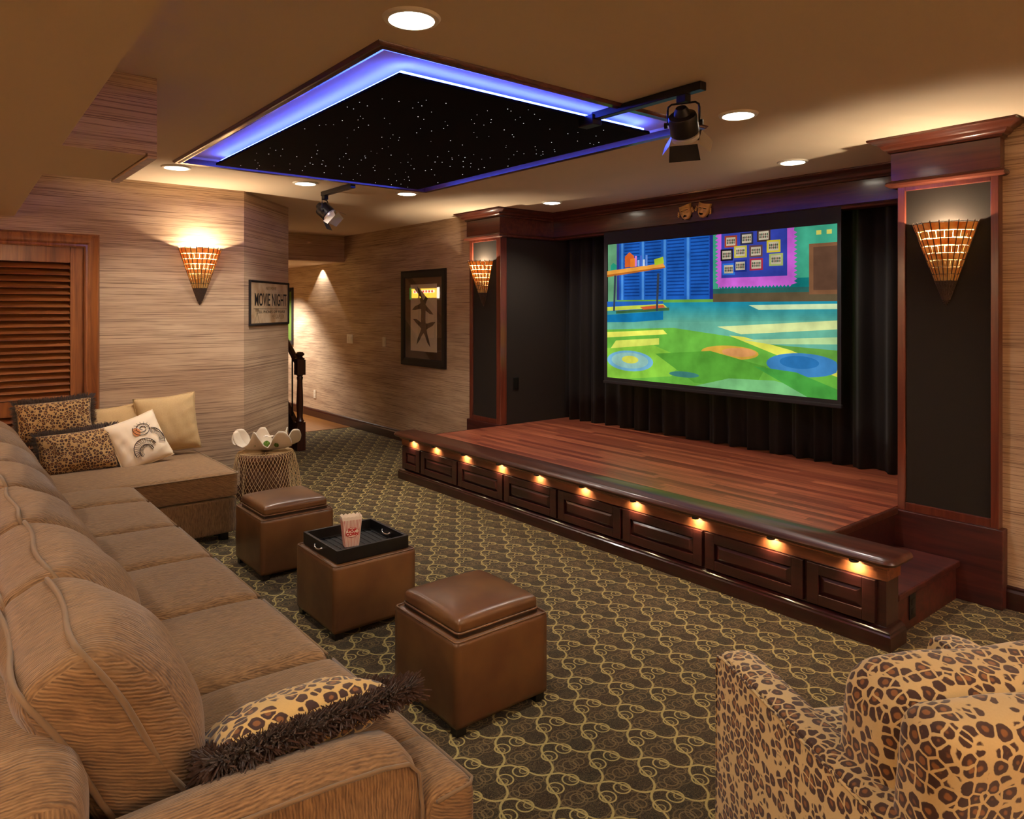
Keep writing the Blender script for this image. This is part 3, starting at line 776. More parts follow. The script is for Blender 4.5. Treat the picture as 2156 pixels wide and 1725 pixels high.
# side nosing of the plank floor and side steps
for sx, x0, name in ((1, SR, 'step'), (-1, SL, 'step')):
    xa, xb = (SR, SR + 0.31) if sx > 0 else (SL - 0.31, SL)
    mb = MB().box(xa, xb, 3.42, 4.145, 0, 0.172); mb.box(xa - 0.0, xb + (0.018 if sx > 0 else 0), 3.42, 4.145, 0.172, 0.203) if sx > 0 else mb.box(xb - 0.33, xb, 3.42, 4.145, 0.172, 0.203)
    st = mb.build(name, 'oak_stained' if sx > 0 else 'mahogany_y', t, bevel=0.006)
    mb = MB().box(min(x0, x0 + 0.022 * sx), max(x0, x0 + 0.022 * sx), 3.44, 4.148, 0.375, 0.4115); mb.build('side_nosing', 'dark_nosing', t, bevel=0.008)
# raised panels
seams = [-5.565, -5.262, -4.712, -4.128, -3.552, -2.978, -2.385, -1.805, -1.465]
for i in range(8):
    xa, xb = seams[i] + 0.010, seams[i + 1] - 0.010; mb = MB()
    z0, z1 = 0.100, 0.292; yf = 3.278; fw = 0.058
    mb.box(xa + fw, xb - fw, yf, 3.302, z1 - fw + 0.008, z1); mb.box(xa + fw, xb - fw, yf, 3.302, z0, z0 + fw - 0.008)
    mb.box(xa, xa + fw, yf, 3.302, z0, z1); mb.box(xb - fw, xb, yf, 3.302, z0, z1)
    # raised field
    a0, a1, b0, b1 = xa + fw, xb - fw, z0 + fw - 0.008, z1 - fw + 0.008; g_ = 0.030
    v = [(a0, 3.294, b0), (a1, 3.294, b0), (a1, 3.294, b1), (a0, 3.294, b1), (a0 + g_, 3.280, b0 + g_ * 0.7), (a1 - g_, 3.280, b0 + g_ * 0.7), (a1 - g_, 3.280, b1 - g_ * 0.7), (a0 + g_, 3.280, b1 - g_ * 0.7)]
    mb.add(v, [(0, 1, 5, 4), (1, 2, 6, 5), (2, 3, 7, 6), (3, 0, 4, 7), (4, 5, 6, 7)])
    mb.build('raised_panel', 'mahogany_h', t, bevel=0.0025)
for x_ in (-5.31 , -1.50):
    pass
# outlets on stage and side wall
def outlet(M4, label, mat='black_paint', group=None, size=(0.07, 0.115), sw=False, name='power_outlet'):
    t = thing(name, label, 'outlet' if not sw else 'light switch', M4.translation)
    w_, h_ = size
    mb = MB().box(-w_ / 2, w_ / 2, 0, 0.005, -h_ / 2, h_ / 2, M4); mb.build('cover_plate', mat, t, bevel=0.002)
    mb = MB()
    if sw:
        for k in range(max(1, round(w_ / 0.05))):
            xc = (k - (max(1, round(w_ / 0.05)) - 1) / 2) * 0.046
            mb.box(xc - 0.015, xc + 0.015, 0.004, 0.008, -0.032, 0.032, M4)
    else:
        for zz_ in (-0.022, 0.022): mb.box(-0.016, 0.016, 0.004, 0.007, zz_ - 0.014, zz_ + 0.014, M4)
    mb.build('rocker' if sw else 'socket', mat, t, bevel=0.002)
outlet(frame_m((SR + 0.31 + 0.001, 3.60, 0.105), (0, 1, 0), (1, 0, 0)), 'black power outlet in the riser of the right stage step')
outlet(frame_m((-5.284, 4.35, 0.79), (0, 1, 0), (1, 0, 0)), 'black power outlet on the black side wall left of the curtain')
outlet(frame_m((-8.44, YW - 0.001, 1.115), (-1, 0, 0), (0, -1, 0)), 'wide pale switch plate near the hall end of the back wall', 'white_plastic', size=(0.165, 0.115), sw=True, name='light_switch')
outlet(frame_m((-7.56, YW - 0.001, 1.11), (-1, 0, 0), (0, -1, 0)), 'narrow pale switch plate just left of the starfish picture', 'white_plastic', size=(0.075, 0.115), sw=True, name='light_switch')
outlet(frame_m((-9.50, YW - 0.001, 0.315), (-1, 0, 0), (0, -1, 0)), 'pale power outlet low on the back wall behind the newel post', 'white_plastic')

# puck lights under the nosing
PX = [-5.373, -5.023, -4.599, -4.157, -3.736, -3.299, -2.869, -2.425, -1.973, -1.56]
pl = ['leftmost', 'second', 'third', 'fourth', 'fifth', 'sixth', 'seventh', 'eighth', 'ninth', 'rightmost']
proto = None
for i, x_ in enumerate(PX):
    lab = 'small warm step light under the stage edge, ' + pl[i] + (' of ten' if 0 < i < 9 else ' of all ten') + (' from the left' if 0 < i < 9 else '')
    if proto is None:
        proto = thing('step_light', lab, 'lamp', (x_, 3.262, 0.36), 0, 'step lights under the stage edge')
        MB().lathe([(0.001, 0.010), (0.020, 0.010), (0.022, 0.002), (0.018, -0.003), (0.001, -0.003)], 16).build('housing', 'black_metal', proto, smooth=True, local=True)
        MB().lathe([(0.001, -0.0032), (0.013, -0.0032), (0.001, -0.005)], 16).build('lens', 'bulb_glow', proto, local=True)
        o = proto
    else:
        o = copy_tree(proto); o.location = (x_, 3.262, 0.36); o['label'] = lab
    light('step_lamp', 'AREA', (x_, 3.256, 0.356), PUCK_W, (1.0, 0.80, 0.42), None, shape='DISK', size=0.025, spread=R(125), rot=(R(52), 0, 0))

# =================================================================== CEILING LIGHTS
cl = [(-2.0, 1.215, 'bright round recessed ceiling light at the top centre of the room'),
      (-2.005, 3.03, 'recessed ceiling light just right of the hanging stage spotlight'),
      (-2.43, 4.27, 'recessed ceiling light near the right column over the stage'),
      (-4.69, 4.27, 'recessed ceiling light near the left column over the stage'),
      (-5.06, 3.03, 'recessed ceiling light behind the far corner of the star panel'),
      (-5.08, 1.295, 'recessed ceiling light between the lowered ceiling and the tray corner'),
      (-5.12, 2.20, 'recessed ceiling light mostly hidden behind the star panel edge')]
rear_fill = [(-3.6, -0.5), (-1.1, -0.5), (0.9, 1.2), (0.9, 3.0), (1.6, -0.9)]
proto = None
for i, (x_, y_, lab) in enumerate(cl):
    if proto is None:
        proto = thing('recessed_light', lab, 'ceiling light', (x_, y_, H), 0, 'recessed ceiling lights')
        MB().lathe([(0.070, -0.002), (0.074, -0.010), (0.088, -0.008), (0.094, 0.0), (0.070, 0.0)], 32, cap=False).build('trim_ring', 'white_trim', proto, smooth=True, local=True)
        MB().lathe([(0.0005, -0.017), (0.035, -0.015), (0.060, -0.009), (0.070, -0.002), (0.071, 0.004)], 32, cap=False).build('lens', 'lamp_lens', proto, smooth=True, local=True)
        o = proto
    else: o = copy_tree(proto); o.location = (x_, y_, H); o['label'] = lab
for (x_, y_) in [(c_[0], c_[1]) for c_ in cl[:6]] + [(-5.12, 2.20)]:
    light('ceiling_lamp', 'SPOT', (x_, y_, H - 0.02), DOWN_W, WARM, spot_size=R(125), spot_blend=0.7, shadow_soft_size=0.05)
for (x_, y_) in rear_fill:
    zc = 2.10 if y_ < 0.2 else H - 0.02
    light('ceiling_lamp', 'SPOT', (x_, y_, zc), REAR_FILL_W, WARM, spot_size=R(140), spot_blend=0.7, shadow_soft_size=0.06)  # added fill, out of view and without a fixture
light('hall_lamp', 'SPOT', (-9.25, 4.14, 2.09), 18, WARM, spot_size=R(94), spot_blend=0.1, shadow_soft_size=0.02)
light('hall_lamp', 'SPOT', (-10.1, 3.6, 2.08), 300, WARM, spot_size=R(112), spot_blend=0.6, shadow_soft_size=0.04)  # second spot added to fill out the wash on the hall wall
for (x_, y_, rz_) in ((2.95, 1.0, 0), (2.95, 3.2, 0), (0.0, -2.55, 0), (-4.0, -2.55, 0)):
    light('rear_sconce_lamp', 'SPOT', (x_ - 0.1 * (x_ > 2), y_ + 0.1 * (x_ < 2), 1.9 if x_ > 2 else 1.6), 420, (1.0, 0.86, 0.72), spot_size=R(150), spot_blend=0.6, shadow_soft_size=0.05, rot=(PI, 0, 0))  # added unseen uplights that brighten the ceiling, no sconces there

# =================================================================== STAR PANEL
PXA, PXB, PYA, PYB, PZ = -4.715, -2.455, 1.435, 2.92, 2.404
t = thing('star_panel', 'black star ceiling panel glowing blue around its edge', 'ceiling panel', ((PXA + PXB) / 2, (PYA + PYB) / 2, PZ))
MB().box(PXA, PXB, PYA, PYB, PZ, PZ + 0.014).build('panel', 'star_cloth', t, bevel=0.002)
e_ = 0.022
mb = MB().box(PXA + e_, PXB - e_, PYA + e_, PYA + e_ + 0.014, PZ + 0.016, PZ + 0.030)
mb.box(PXA + e_, PXB - e_, PYB - e_ - 0.014, PYB - e_, PZ + 0.016, PZ + 0.030)
mb.box(PXA + e_, PXA + e_ + 0.014, PYA + e_ + 0.014, PYB - e_ - 0.014, PZ + 0.016, PZ + 0.030); mb.box(PXB - e_ - 0.014, PXB - e_, PYA + e_ + 0.014, PYB - e_ - 0.014, PZ + 0.016, PZ + 0.030)
mb.build('light_strip', 'led_strip', t)
MB().box(PXA + 0.4, PXB - 0.4, PYA + 0.3, PYB - 0.3, PZ + 0.014, H + 0.035).build('hanger_block', 'black_paint', t)
rs = random.Random(3); stars = []
while len(stars) < 180:
    p = (rs.uniform(PXA + 0.04, PXB - 0.04), rs.uniform(PYA + 0.04, PYB - 0.04))
    if all((p[0] - q[0]) ** 2 + (p[1] - q[1]) ** 2 > 0.035 ** 2 for q in stars): stars.append(p)
stars.sort(key=lambda p: p[0] ** 2 + p[1] ** 2)
def star_mb(p, r, mb): mb.lathe([(0.0003, 0), (r, 0), (r, -0.0012), (0.0003, -0.0015)], 6, Matrix.Translation((p[0], p[1], PZ)), cap=False)
sp = None
for p in stars[:100]:
    if sp is None:
        mb = MB(); star_mb((0, 0), 0.0016, mb); mb.v = [v - Vector((0, 0, PZ)) for v in mb.v]
        sp = mb.build('fibre_star', 'star_point', None); sp.parent = t; q = sp
    else:
        q = sp.copy(); COL.objects.link(q); q.parent = t
    q.location = (p[0] - t.location.x, p[1] - t.location.y, 0)
    s_ = rs.choice((0.8, 1.0, 1.3)); q.scale = (s_, s_, 1)
mb = MB()
for p in stars[100:]: star_mb(p, rs.choice((0.0018, 0.0024, 0.003)), mb)
mb.build('fibre_stars', 'star_point', t)['kind'] = 'stuff'

# =================================================================== SCONCES
def sconce(origin, rz, label):
    t = thing('wall_sconce', label, 'wall lamp', origin, rz, 'cone shaped tile wall lamps')
    # local: wall plane y=0, lamp bulges to -y ; z=0 at the tip, top z=0.43
    Zt, Zs, Rt = 0.430, 0.130, 0.148
    def rad(z): return Rt * (z / Zt) ** 0.96 + 0.002
    mb = MB(); rows = 8; zt = [Zt - (Zt - Zs) * (k / rows) ** 0.95 for k in range(rows + 1)]
    rr_ = random.Random(5)
    for k in range(rows):
        za, zb = zt[k + 1] + 0.001, zt[k] - 0.0032
        n = 11; da = PI / n; off = 0.5 * (k % 2)
        for i in range(-1, n):
            a0 = PI + (i + off + 0.05) * da; a1 = PI + (i + 1 + off - 0.05) * da
            a0 = max(a0, PI + 0.01); a1 = min(a1, 2 * PI - 0.01)
            if a1 - a0 < 0.04: continue
            v = []; fs = []; m = 3
            dz = rr_.uniform(-0.0015, 0.0015); dr = rr_.uniform(-0.001, 0.0015)
            for zz_ in (za + dz, zb + dz):
                for rad_o in (0.0, 0.0022):
                    for q in range(m + 1):
                        a_ = a0 + (a1 - a0) * q / m; bul = 0.002 * math.sin(PI * q / m)
                        rr2 = rad(zz_) + rad_o + dr + bul; v.append((rr2 * math.cos(a_), rr2 * math.sin(a_), zz_))
            w_ = m + 1
            for q in range(m):
                fs += [(q, q + 1, 2 * w_ + q + 1, 2 * w_ + q), (w_ + q, 3 * w_ + q, 3 * w_ + q + 1, w_ + q + 1), (q, w_ + q, w_ + q + 1, q + 1), (2 * w_ + q, 2 * w_ + q + 1, 3 * w_ + q + 1, 3 * w_ + q)]
            fs += [(0, 2 * w_, 3 * w_, w_), (m, w_ + m, 3 * w_ + m, 2 * w_ + m)]
            mb.add(v, fs)
    mb.build('tile_shade', 'horn_tile', t, local=True)
    MB().lathe([(rad(Zs) - 0.006, Zs), (rad(0.28) - 0.007, 0.28), (rad(Zt) - 0.007, Zt - 0.004)], 24, None, PI, 2 * PI, cap=False).build('liner', 'liner_cloth', t, smooth='all', local=True)  # added diffuser, softens the light leaking between the tiles
    mb = MB()
    for i in range(12):
        a_ = PI + 0.02 + (PI - 0.04) * i / 11
        mb.tube([((rad(z) + 0.003) * math.cos(a_), (rad(z) + 0.003) * math.sin(a_), z) for z in (0.03, 0.13, 0.25, 0.36, Zt + 0.008)], 0.0030, 5)
    for k in range(rows + 1):
        if k in (0, rows): mb.tube([((rad(zt[k]) + 0.0015) * math.cos(PI + PI * q / 20), (rad(zt[k]) + 0.0015) * math.sin(PI + PI * q / 20), zt[k]) for q in range(21)], 0.0018, 5)
    mb.build('wire_ribs', 'dark_wire', t, local=True)
    mb = MB()   # woven tip
    mb.lathe([(0.0015, 0.0), (0.008, 0.02), (rad(0.07), 0.07), (rad(Zs) + 0.001, Zs)], 20, None, PI, 2 * PI, cap=False)
    for k in range(14):
        z = 0.014 + k * 0.0085
        mb.tube([((rad(z) + 0.003 + 0.0015 * math.sin(q * 2.2 + k * PI)) * math.cos(PI + PI * q / 20), (rad(z) + 0.003 + 0.0015 * math.sin(q * 2.2 + k * PI)) * math.sin(PI + PI * q / 20), z) for q in range(21)], 0.0024, 5)
    mb.build('woven_tip', 'dark_wire', t, local=True)
    mb = MB().box(-0.03, 0.03, -0.012, 0, 0.22, 0.33); mb.tube([(0, -0.01, 0.27), (0, -0.05, 0.27), (0, -0.055, 0.30)], 0.008, 8); mb.build('backplate', 'black_metal', t, local=True)
    mb = MB().lathe([(0.001, 0), (0.012, 0.004), (0.016, 0.02), (0.012, 0.035), (0.001, 0.042)], 14, Matrix.Translation((0, -0.055, 0.305))); mb.build('bulb', 'bulb_glow', t, smooth=True, local=True)
    l = light('sconce_lamp', 'POINT', t.matrix_world @ Vector((0, -0.062, 0.375)), SCONCE_W, (1.0, 0.80, 0.56), shadow_soft_size=0.012)
    return t
sconce((XL + 0.0, 1.642, 1.525), R(90), 'cone tile wall lamp on the left wall, beside the louvred door')
sconce((-5.560, 4.18, 1.520), 0, 'cone tile wall lamp on the left stage column')
sconce((-1.512, 4.18, 1.515), 0, 'cone tile wall lamp on the right stage column')

# =================================================================== TRACK + SPOTS
def track(x0, x1, label):
    t = thing('light_track', label, 'track', ((x0 + x1) / 2, 2.475, H), 0, 'lighting tracks')
    MB().box(x0, x1, 2.455, 2.495, H - 0.036, H - 0.001).build('rail', 'black_metal', t, bevel=0.003)
    return t
t = track(-2.42, -1.80, 'black lighting track above the right stage spotlight')
MB().box(-2.50, -2.40, 2.445, 2.505, H - 0.06, H - 0.012).build('feed_box', 'black_metal', t, bevel=0.004)
t = track(-5.42, -4.90, 'black lighting track behind the star panel, over the small spotlight')
def spotlight(base, aim, label, sc=1.0, lit=None):
    """base = clip point on the track, aim = direction of the beam"""
    t = thing('stage_spotlight', label, 'spotlight', base, 0, 'stage spotlights on tracks')
    B_ = Vector(base); d = Vector(aim).normalized()
    up = Vector((0, 0, 1)); rt = d.cross(up).normalized(); u2 = rt.cross(d)
    C_ = B_ + Vector((0, 0, -0.122 * sc))
    # local frame: x=right, y=up, z=-beam
    F4 = frame_m(C_, rt, u2)            # z axis = rt x u2 = -d
    MB().box(-0.025, 0.025, -0.018, 0.018, -0.035 * sc, 0.0, Matrix.Translation(B_)).build('track_clip', 'black_metal', t, bevel=0.004)
    hw = 0.066 * sc
    mb = MB(); pts = []
    zt_ = -0.035 * sc
    for (x_, z_) in ((-hw, -0.122 * sc), (-hw, -0.060 * sc), (-hw * 0.96, -0.045 * sc), (-hw * 0.75, zt_), (0, zt_), (hw * 0.75, zt_), (hw * 0.96, -0.045 * sc), (hw, -0.060 * sc), (hw, -0.122 * sc)):
        pts.append(B_ + rt * x_ + Vector((0, 0, z_)))
    mb.tube(pts, 0.0045 * sc, 8); mb.build('yoke', 'black_metal', t, smooth=True)
    mb = MB()
    rot = F4
    mb.lathe([(0.001, 0.075 * sc), (0.022 * sc, 0.075 * sc), (0.030 * sc, 0.062 * sc), (0.034 * sc, 0.045 * sc), (0.056 * sc, 0.040 * sc), (0.060 * sc, 0.030 * sc), (0.060 * sc, -0.040 * sc), (0.050 * sc, -0.046 * sc), (0.050 * sc, -0.052 * sc)], 28, rot, cap=False)
    mb.build('housing', 'black_metal', t, smooth=True)
    mb = MB().lathe([(0.0505 * sc, -0.044 * sc), (0.058 * sc, -0.050 * sc), (0.058 * sc, -0.066 * sc), (0.052 * sc, -0.066 * sc), (0.050 * sc, -0.05 * sc)], 28, rot, cap=False); mb.build('reflector_rim', 'alu', t, smooth=True)
    mb = MB().lathe([(0.001, -0.030 * sc), (0.03 * sc, -0.026 * sc), (0.048 * sc, -0.048 * sc)], 24, rot, cap=False); mb.build('lens', 'chrome', t, smooth=True)
    mb = MB()
    for sgn in (-1, 1): mb.lathe([(0.001, 0), (0.012 * sc, 0), (0.013 * sc, 0.014 * sc), (0.001, 0.016 * sc)], 12, rot @ Matrix.Translation((sgn * hw, 0, 0)) @ Matrix.Rotation(sgn * PI / 2, 4, 'Y'))
    mb.build('tilt_knob', 'black_metal', t, smooth=True)
    for k, (ax, ang) in enumerate((((0, 1), 22), ((0, -1), 20), ((1, 0), 38), ((-1, 0), 38))):
        # flap hinged at the front rim, opening outward by ang from the beam
        hx, hy = ax; rr = 0.060 * sc
        o_ = Vector((hx * rr, hy * rr, -0.066 * sc)); out = Vector((hx, hy, 0)); fw_ = Vector((0, 0, -1))
        dv_ = (fw_ * math.cos(R(ang)) + out * math.sin(R(ang))).normalized(); sd = Vector((-hy, hx, 0))
        Ls = 0.068 * sc; w0, w1 = 0.058 * sc, (0.066 * sc if hx == 0 else 0.045 * sc); nn = dv_.cross(sd)
        v = []
        for q in (0, 0.0012):
            v += [o_ + sd * w0 + nn * q, o_ - sd * w0 + nn * q, o_ - sd * w1 + dv_ * Ls + nn * q, o_ + sd * w1 + dv_ * Ls + nn * q]
        MB().add(v, [(0, 1, 2, 3), (4, 7, 6, 5), (0, 4, 5, 1), (1, 5, 6, 2), (2, 6, 7, 3), (3, 7, 4, 0)], rot).build('barn_door', 'alu' if hx else 'black_metal', t)
    if lit:
        q = light('stage_spot_lamp', 'SPOT', C_ + d * 0.07 * sc, lit, WARM, spot_size=R(50), spot_blend=0.5, shadow_soft_size=0.02)
        q.rotation_euler = d.to_track_quat('-Z', 'Y').to_euler()
    return t
spotlight((-1.90, 2.475, H - 0.034), (-0.35, 0.72, -0.9), 'black stage spotlight with flaps hanging beside the blue tray, nearest the viewer', 1.0, 5)
spotlight((-5.385, 2.475, H - 0.034), (0.60, 0.62, -0.80), 'small black spotlight with open silver flaps under the far end of the star panel', 1.0, 5)

# =================================================================== PICTURES
def framed(origin, ux, W_, H_, fw, label, name='framed_picture', mat='black_frame', depth=0.022):
    """ux = direction to the right as one faces the picture"""
    F4 = frame_m(origin, ux, (0, 0, 1))          # z axis toward the viewer
    t = thing(name, label, 'picture', origin)
    mb = MB(); a_, b_ = W_ / 2, H_ / 2
    v = []; lv = [(0, 0.0), (0, depth * 0.8), (fw * 0.25, depth), (fw * 0.8, depth * 0.75), (fw, depth * 0.4), (fw, 0.0)]
    for (ins, z) in lv:
        v += [(-a_ + ins, -b_ + ins, z), (a_ - ins, -b_ + ins, z), (a_ - ins, b_ - ins, z), (-a_ + ins, b_ - ins, z)]
    k = len(lv); fs = [(j * 4 + i, j * 4 + (i + 1) % 4, ((j + 1) % k) * 4 + (i + 1) % 4, ((j + 1) % k) * 4 + i) for j in range(k) for i in range(4)]
    mb.add(v, fs, F4); mb.build('frame', mat, t)
    return t, F4
# starfish print
W_, H_ = 0.900, 1.05
t, F4 = framed((-6.700, YW - 0.001, 1.395), (1, 0, 0), W_, H_, 0.085, 'tall dark framed print of two starfish on the back wall')
F4 = frame_m((-6.700, YW - 0.001, 1.395), (1, 0, 0), (0, 0, 1))
MB().box(-0.37, 0.37, -0.445, 0.445, 0.003, 0.006, F4).build('mat_board', 'mat_brown', t)
MB().box(-0.255, 0.275, -0.36, 0.37, 0.0062, 0.007, F4).build('print', 'sepia_paper', t)
mb = MB()
def starfish(cx_, cy_, r, rot, squash=1.0):
    arms = []
    for i in range(5):
        a0 = rot + 2 * PI * i / 5
        for (da, rr) in ((-0.63, 0.24), (-0.30, 0.36), (-0.12, 0.72), (0.03, 1.0), (0.12, 0.72), (0.30, 0.36)):
            arms.append((cx_ + squash * r * rr * math.cos(a0 + da), cy_ + r * rr * math.sin(a0 + da)))
    v = [(p[0], p[1], 0.0076) for p in arms] + [(cx_, cy_, 0.0076)]
    n_ = len(arms); return v, [(i, (i + 1) % n_, n_) for i in range(n_)]
for a_ in ((0.0, 0.14, 0.24, R(-98), 0.95), (0.02, -0.10, 0.25, R(85), 0.95)):
    v, fs = starfish(*a_); mb.add(v, fs, F4)
mb.build('starfish_drawing', 'starfish_ink', t)
mb = MB().add([(-0.37, -0.445, 0.011), (0.37, -0.445, 0.011), (0.37, 0.445, 0.011), (-0.37, 0.445, 0.011)], [(0, 1, 2, 3)], F4)
o = mb.build('glass', 'picture_glass', t)
if o.data.polygons[0].normal.y > 0: o.data.flip_normals()
# the MOVIE NIGHT sign on the angled wall
dv = Vector((-6.461 + 5.785, 2.611 - 1.976, 0)); Lw = dv.length; dv.normalize(); nn = Vector((-dv.y, dv.x, 0)) * -1
o_ = Vector((XL, 1.976, 0)) + dv * 0.493 + nn * 0.0015 + Vector((0, 0, 1.547))
t, F4 = framed(tuple(o_), tuple(dv), 0.82, 0.372, 0.018, 'wide framed MOVIE NIGHT print on the angled corner wall', 'movie_sign', 'black_frame', 0.02)
uz = dv.cross(Vector((0, 0, 1)))
F4 = frame_m(o_, dv, (0, 0, 1))
if uz.dot(nn) < 0: print('SIGN FRAME FLIPPED')
MB().box(-0.393, 0.393, -0.170, 0.170, 0.004, 0.008, F4).build('print', 'sign_paper', t)
def T(x_, y_, z_=0.0088): return F4 @ Matrix.Translation((x_, y_, z_))
mb = MB(); vs_, fs, m4 = text_mb('MOVIE NIGHT', 0.150, T(0.022, 0.022), sx=0.72, bold=0.0015); mb.add(vs_, fs, m4)
mb.box(-0.335, 0.375, -0.050, -0.0465, 0.0082, 0.0092, F4); mb.build('title_lettering', 'sign_ink', t)
mb = MB()
vs_, fs, m4 = text_mb('CELL PHONES OFF PLEASE', 0.034, T(0.030, -0.076), sx=1.45, spacing=1.05); mb.add(vs_, fs, m4)
mb.build('small_print', 'sign_ink', t); mb = MB()
vs_, fs, m4 = text_mb('MEGAPLEX', 0.052, T(0.17, -0.120), sx=1.1); mb.add(vs_, fs, m4)
mb.build('small_print', 'sign_ink_soft', t); mb = MB()
for (dx, lean) in ((-0.05, -0.05), (0.0, 0.0), (0.05, 0.05)):   # tripod of the printed camera
    q0 = Vector((-0.27, -0.07, 0.0088)); q1 = Vector((-0.27 + dx * 0.9, -0.165, 0.0088))
    mb.tube([q0, q1], 0.0022, 4, M4=F4)
mb.box(-0.30, -0.235, -0.072, -0.045, 0.0082, 0.009, F4); mb.build('camera_drawing', 'sign_ink_soft', t); mb = MB()
vs_, fs, m4 = text_mb('ART MOVIE', 0.036, T(0.02, 0.125), sx=1.2); mb.add(vs_, fs, m4)
mb.build('small_print', 'sign_ink_soft', t)
# picture far down the hall
t, F4 = framed((-10.55, YW - 0.001, 1.39), (1, 0, 0), 0.62, 0.84, 0.06, 'dark framed picture at the far end of the hall wall')
F4 = frame_m((-10.55, YW - 0.001, 1.39), (1, 0, 0), (0, 0, 1))
MB().box(-0.25, 0.25, -0.36, 0.36, 0.003, 0.006, F4).build('print', 'moss', t)
# lit candy sign on the hall wall (seen as a reflection in the starfish glass)
t = thing('candy_sign', 'glowing candy wrapper sign seen as a reflection in the starfish picture', 'sign', (-9.2, 2.62, 1.72))
def glow(nm, c_, s_): a = mk(nm, base=c_); a.emit(s2l(c_), s_)
glow('glow_yellow', (236, 196, 60), 10); glow('glow_red', (220, 60, 30), 8); glow('glow_white', (250, 240, 220), 9); glow('glow_green', (50, 110, 40), 6)
def sgn(x0, x1, z0, z1, y, nm, mt): MB().box(x0, x1, y, y + 0.006, z0, z1).build(nm, mt, t)
sgn(-9.56, -8.86, 1.66, 1.80, 2.602, 'panel', 'glow_yellow'); sgn(-9.62, -9.56, 1.64, 1.82, 2.602, 'end_cap', 'glow_green'); sgn(-8.86, -8.80, 1.65, 1.81, 2.602, 'end_cap', 'glow_white')
sgn(-9.50, -8.92, 1.735, 1.775, 2.609, 'stripe', 'glow_white')
for k in range(7): sgn(-9.47 + k * 0.08, -9.43 + k * 0.08, 1.74, 1.77, 2.616, 'dash', 'glow_red')

# =================================================================== STAIR RAIL
t = thing('staircase', 'dark wooden newel post and handrail at the foot of the hall stairs', 'staircase', (-7.36, 3.09, 0))
NX, NY = -7.36, 3.10
mb = MB(); M4 = Matrix.Translation((NX, NY, 0))
mb.box(-0.045, 0.045, -0.045, 0.045, 0, 0.30, M4)
mb.lathe([(0.040, 0.30), (0.046, 0.31), (0.034, 0.33), (0.030, 0.36), (0.036, 0.50), (0.028, 0.74), (0.034, 0.77), (0.026, 0.785), (0.036, 0.80)], 20, M4)
mb.box(-0.045, 0.045, -0.045, 0.045, 0.80, 0.96, M4)
mb.lathe([(0.048, 0.96), (0.052, 0.972), (0.030, 0.985), (0.028, 0.995), (0.046, 1.010), (0.048, 1.022), (0.030, 1.040), (0.002, 1.045)], 20, M4)
mb.build('newel_post', 'newel_wood', t, smooth=True)
sl = 0.72
mb = MB()
for k in range(6):
    x_ = NX - 0.12 - k * 0.25; mb.box(x_ - 0.25, x_ + 0.02, 2.61, NY + 0.02, 0, 0.18 * (k + 1))
mb.build('steps', 'newel_wood', t)
mb = MB().add([(NX - 0.03, NY - 0.02, 0.0), (NX - 0.03, NY - 0.02, 0.22), (NX - 1.6, NY - 0.02, 0.22 + 1.57 * sl), (NX - 1.6, NY - 0.02, 0.0), (NX - 0.03, NY + 0.035, 0.0), (NX - 0.03, NY + 0.035, 0.22), (NX - 1.6, NY + 0.035, 0.22 + 1.57 * sl), (NX - 1.6, NY + 0.035, 0.0)],
              [(0, 1, 2, 3), (4, 7, 6, 5), (0, 4, 5, 1), (1, 5, 6, 2), (2, 6, 7, 3), (3, 7, 4, 0)]); mb.build('stringer', 'mahogany_h', t)
mb = MB(); v = []
for x_ in (0, -1.6):
    for (yy, zz_) in ((-0.03, 0), (-0.03, 0.035), (-0.015, 0.055), (0.015, 0.055), (0.03, 0.035), (0.03, 0)): v.append((NX + x_, NY + yy, 0.86 + zz_ - x_ * sl))
mb.add(v, [(i, (i + 1) % 6, 6 + (i + 1) % 6, 6 + i) for i in range(6)] + [tuple(range(6)), tuple(range(11, 5, -1))]); mb.build('handrail', 'newel_wood', t)
for k in range(6):
    x_ = NX - 0.20 - k * 0.2
    MB().tube([(x_, NY, 0.2 - (x_ - NX) * sl), (x_, NY, 0.87 - (x_ - NX) * sl)], 0.009, 8).build('baluster', 'black_metal', t)

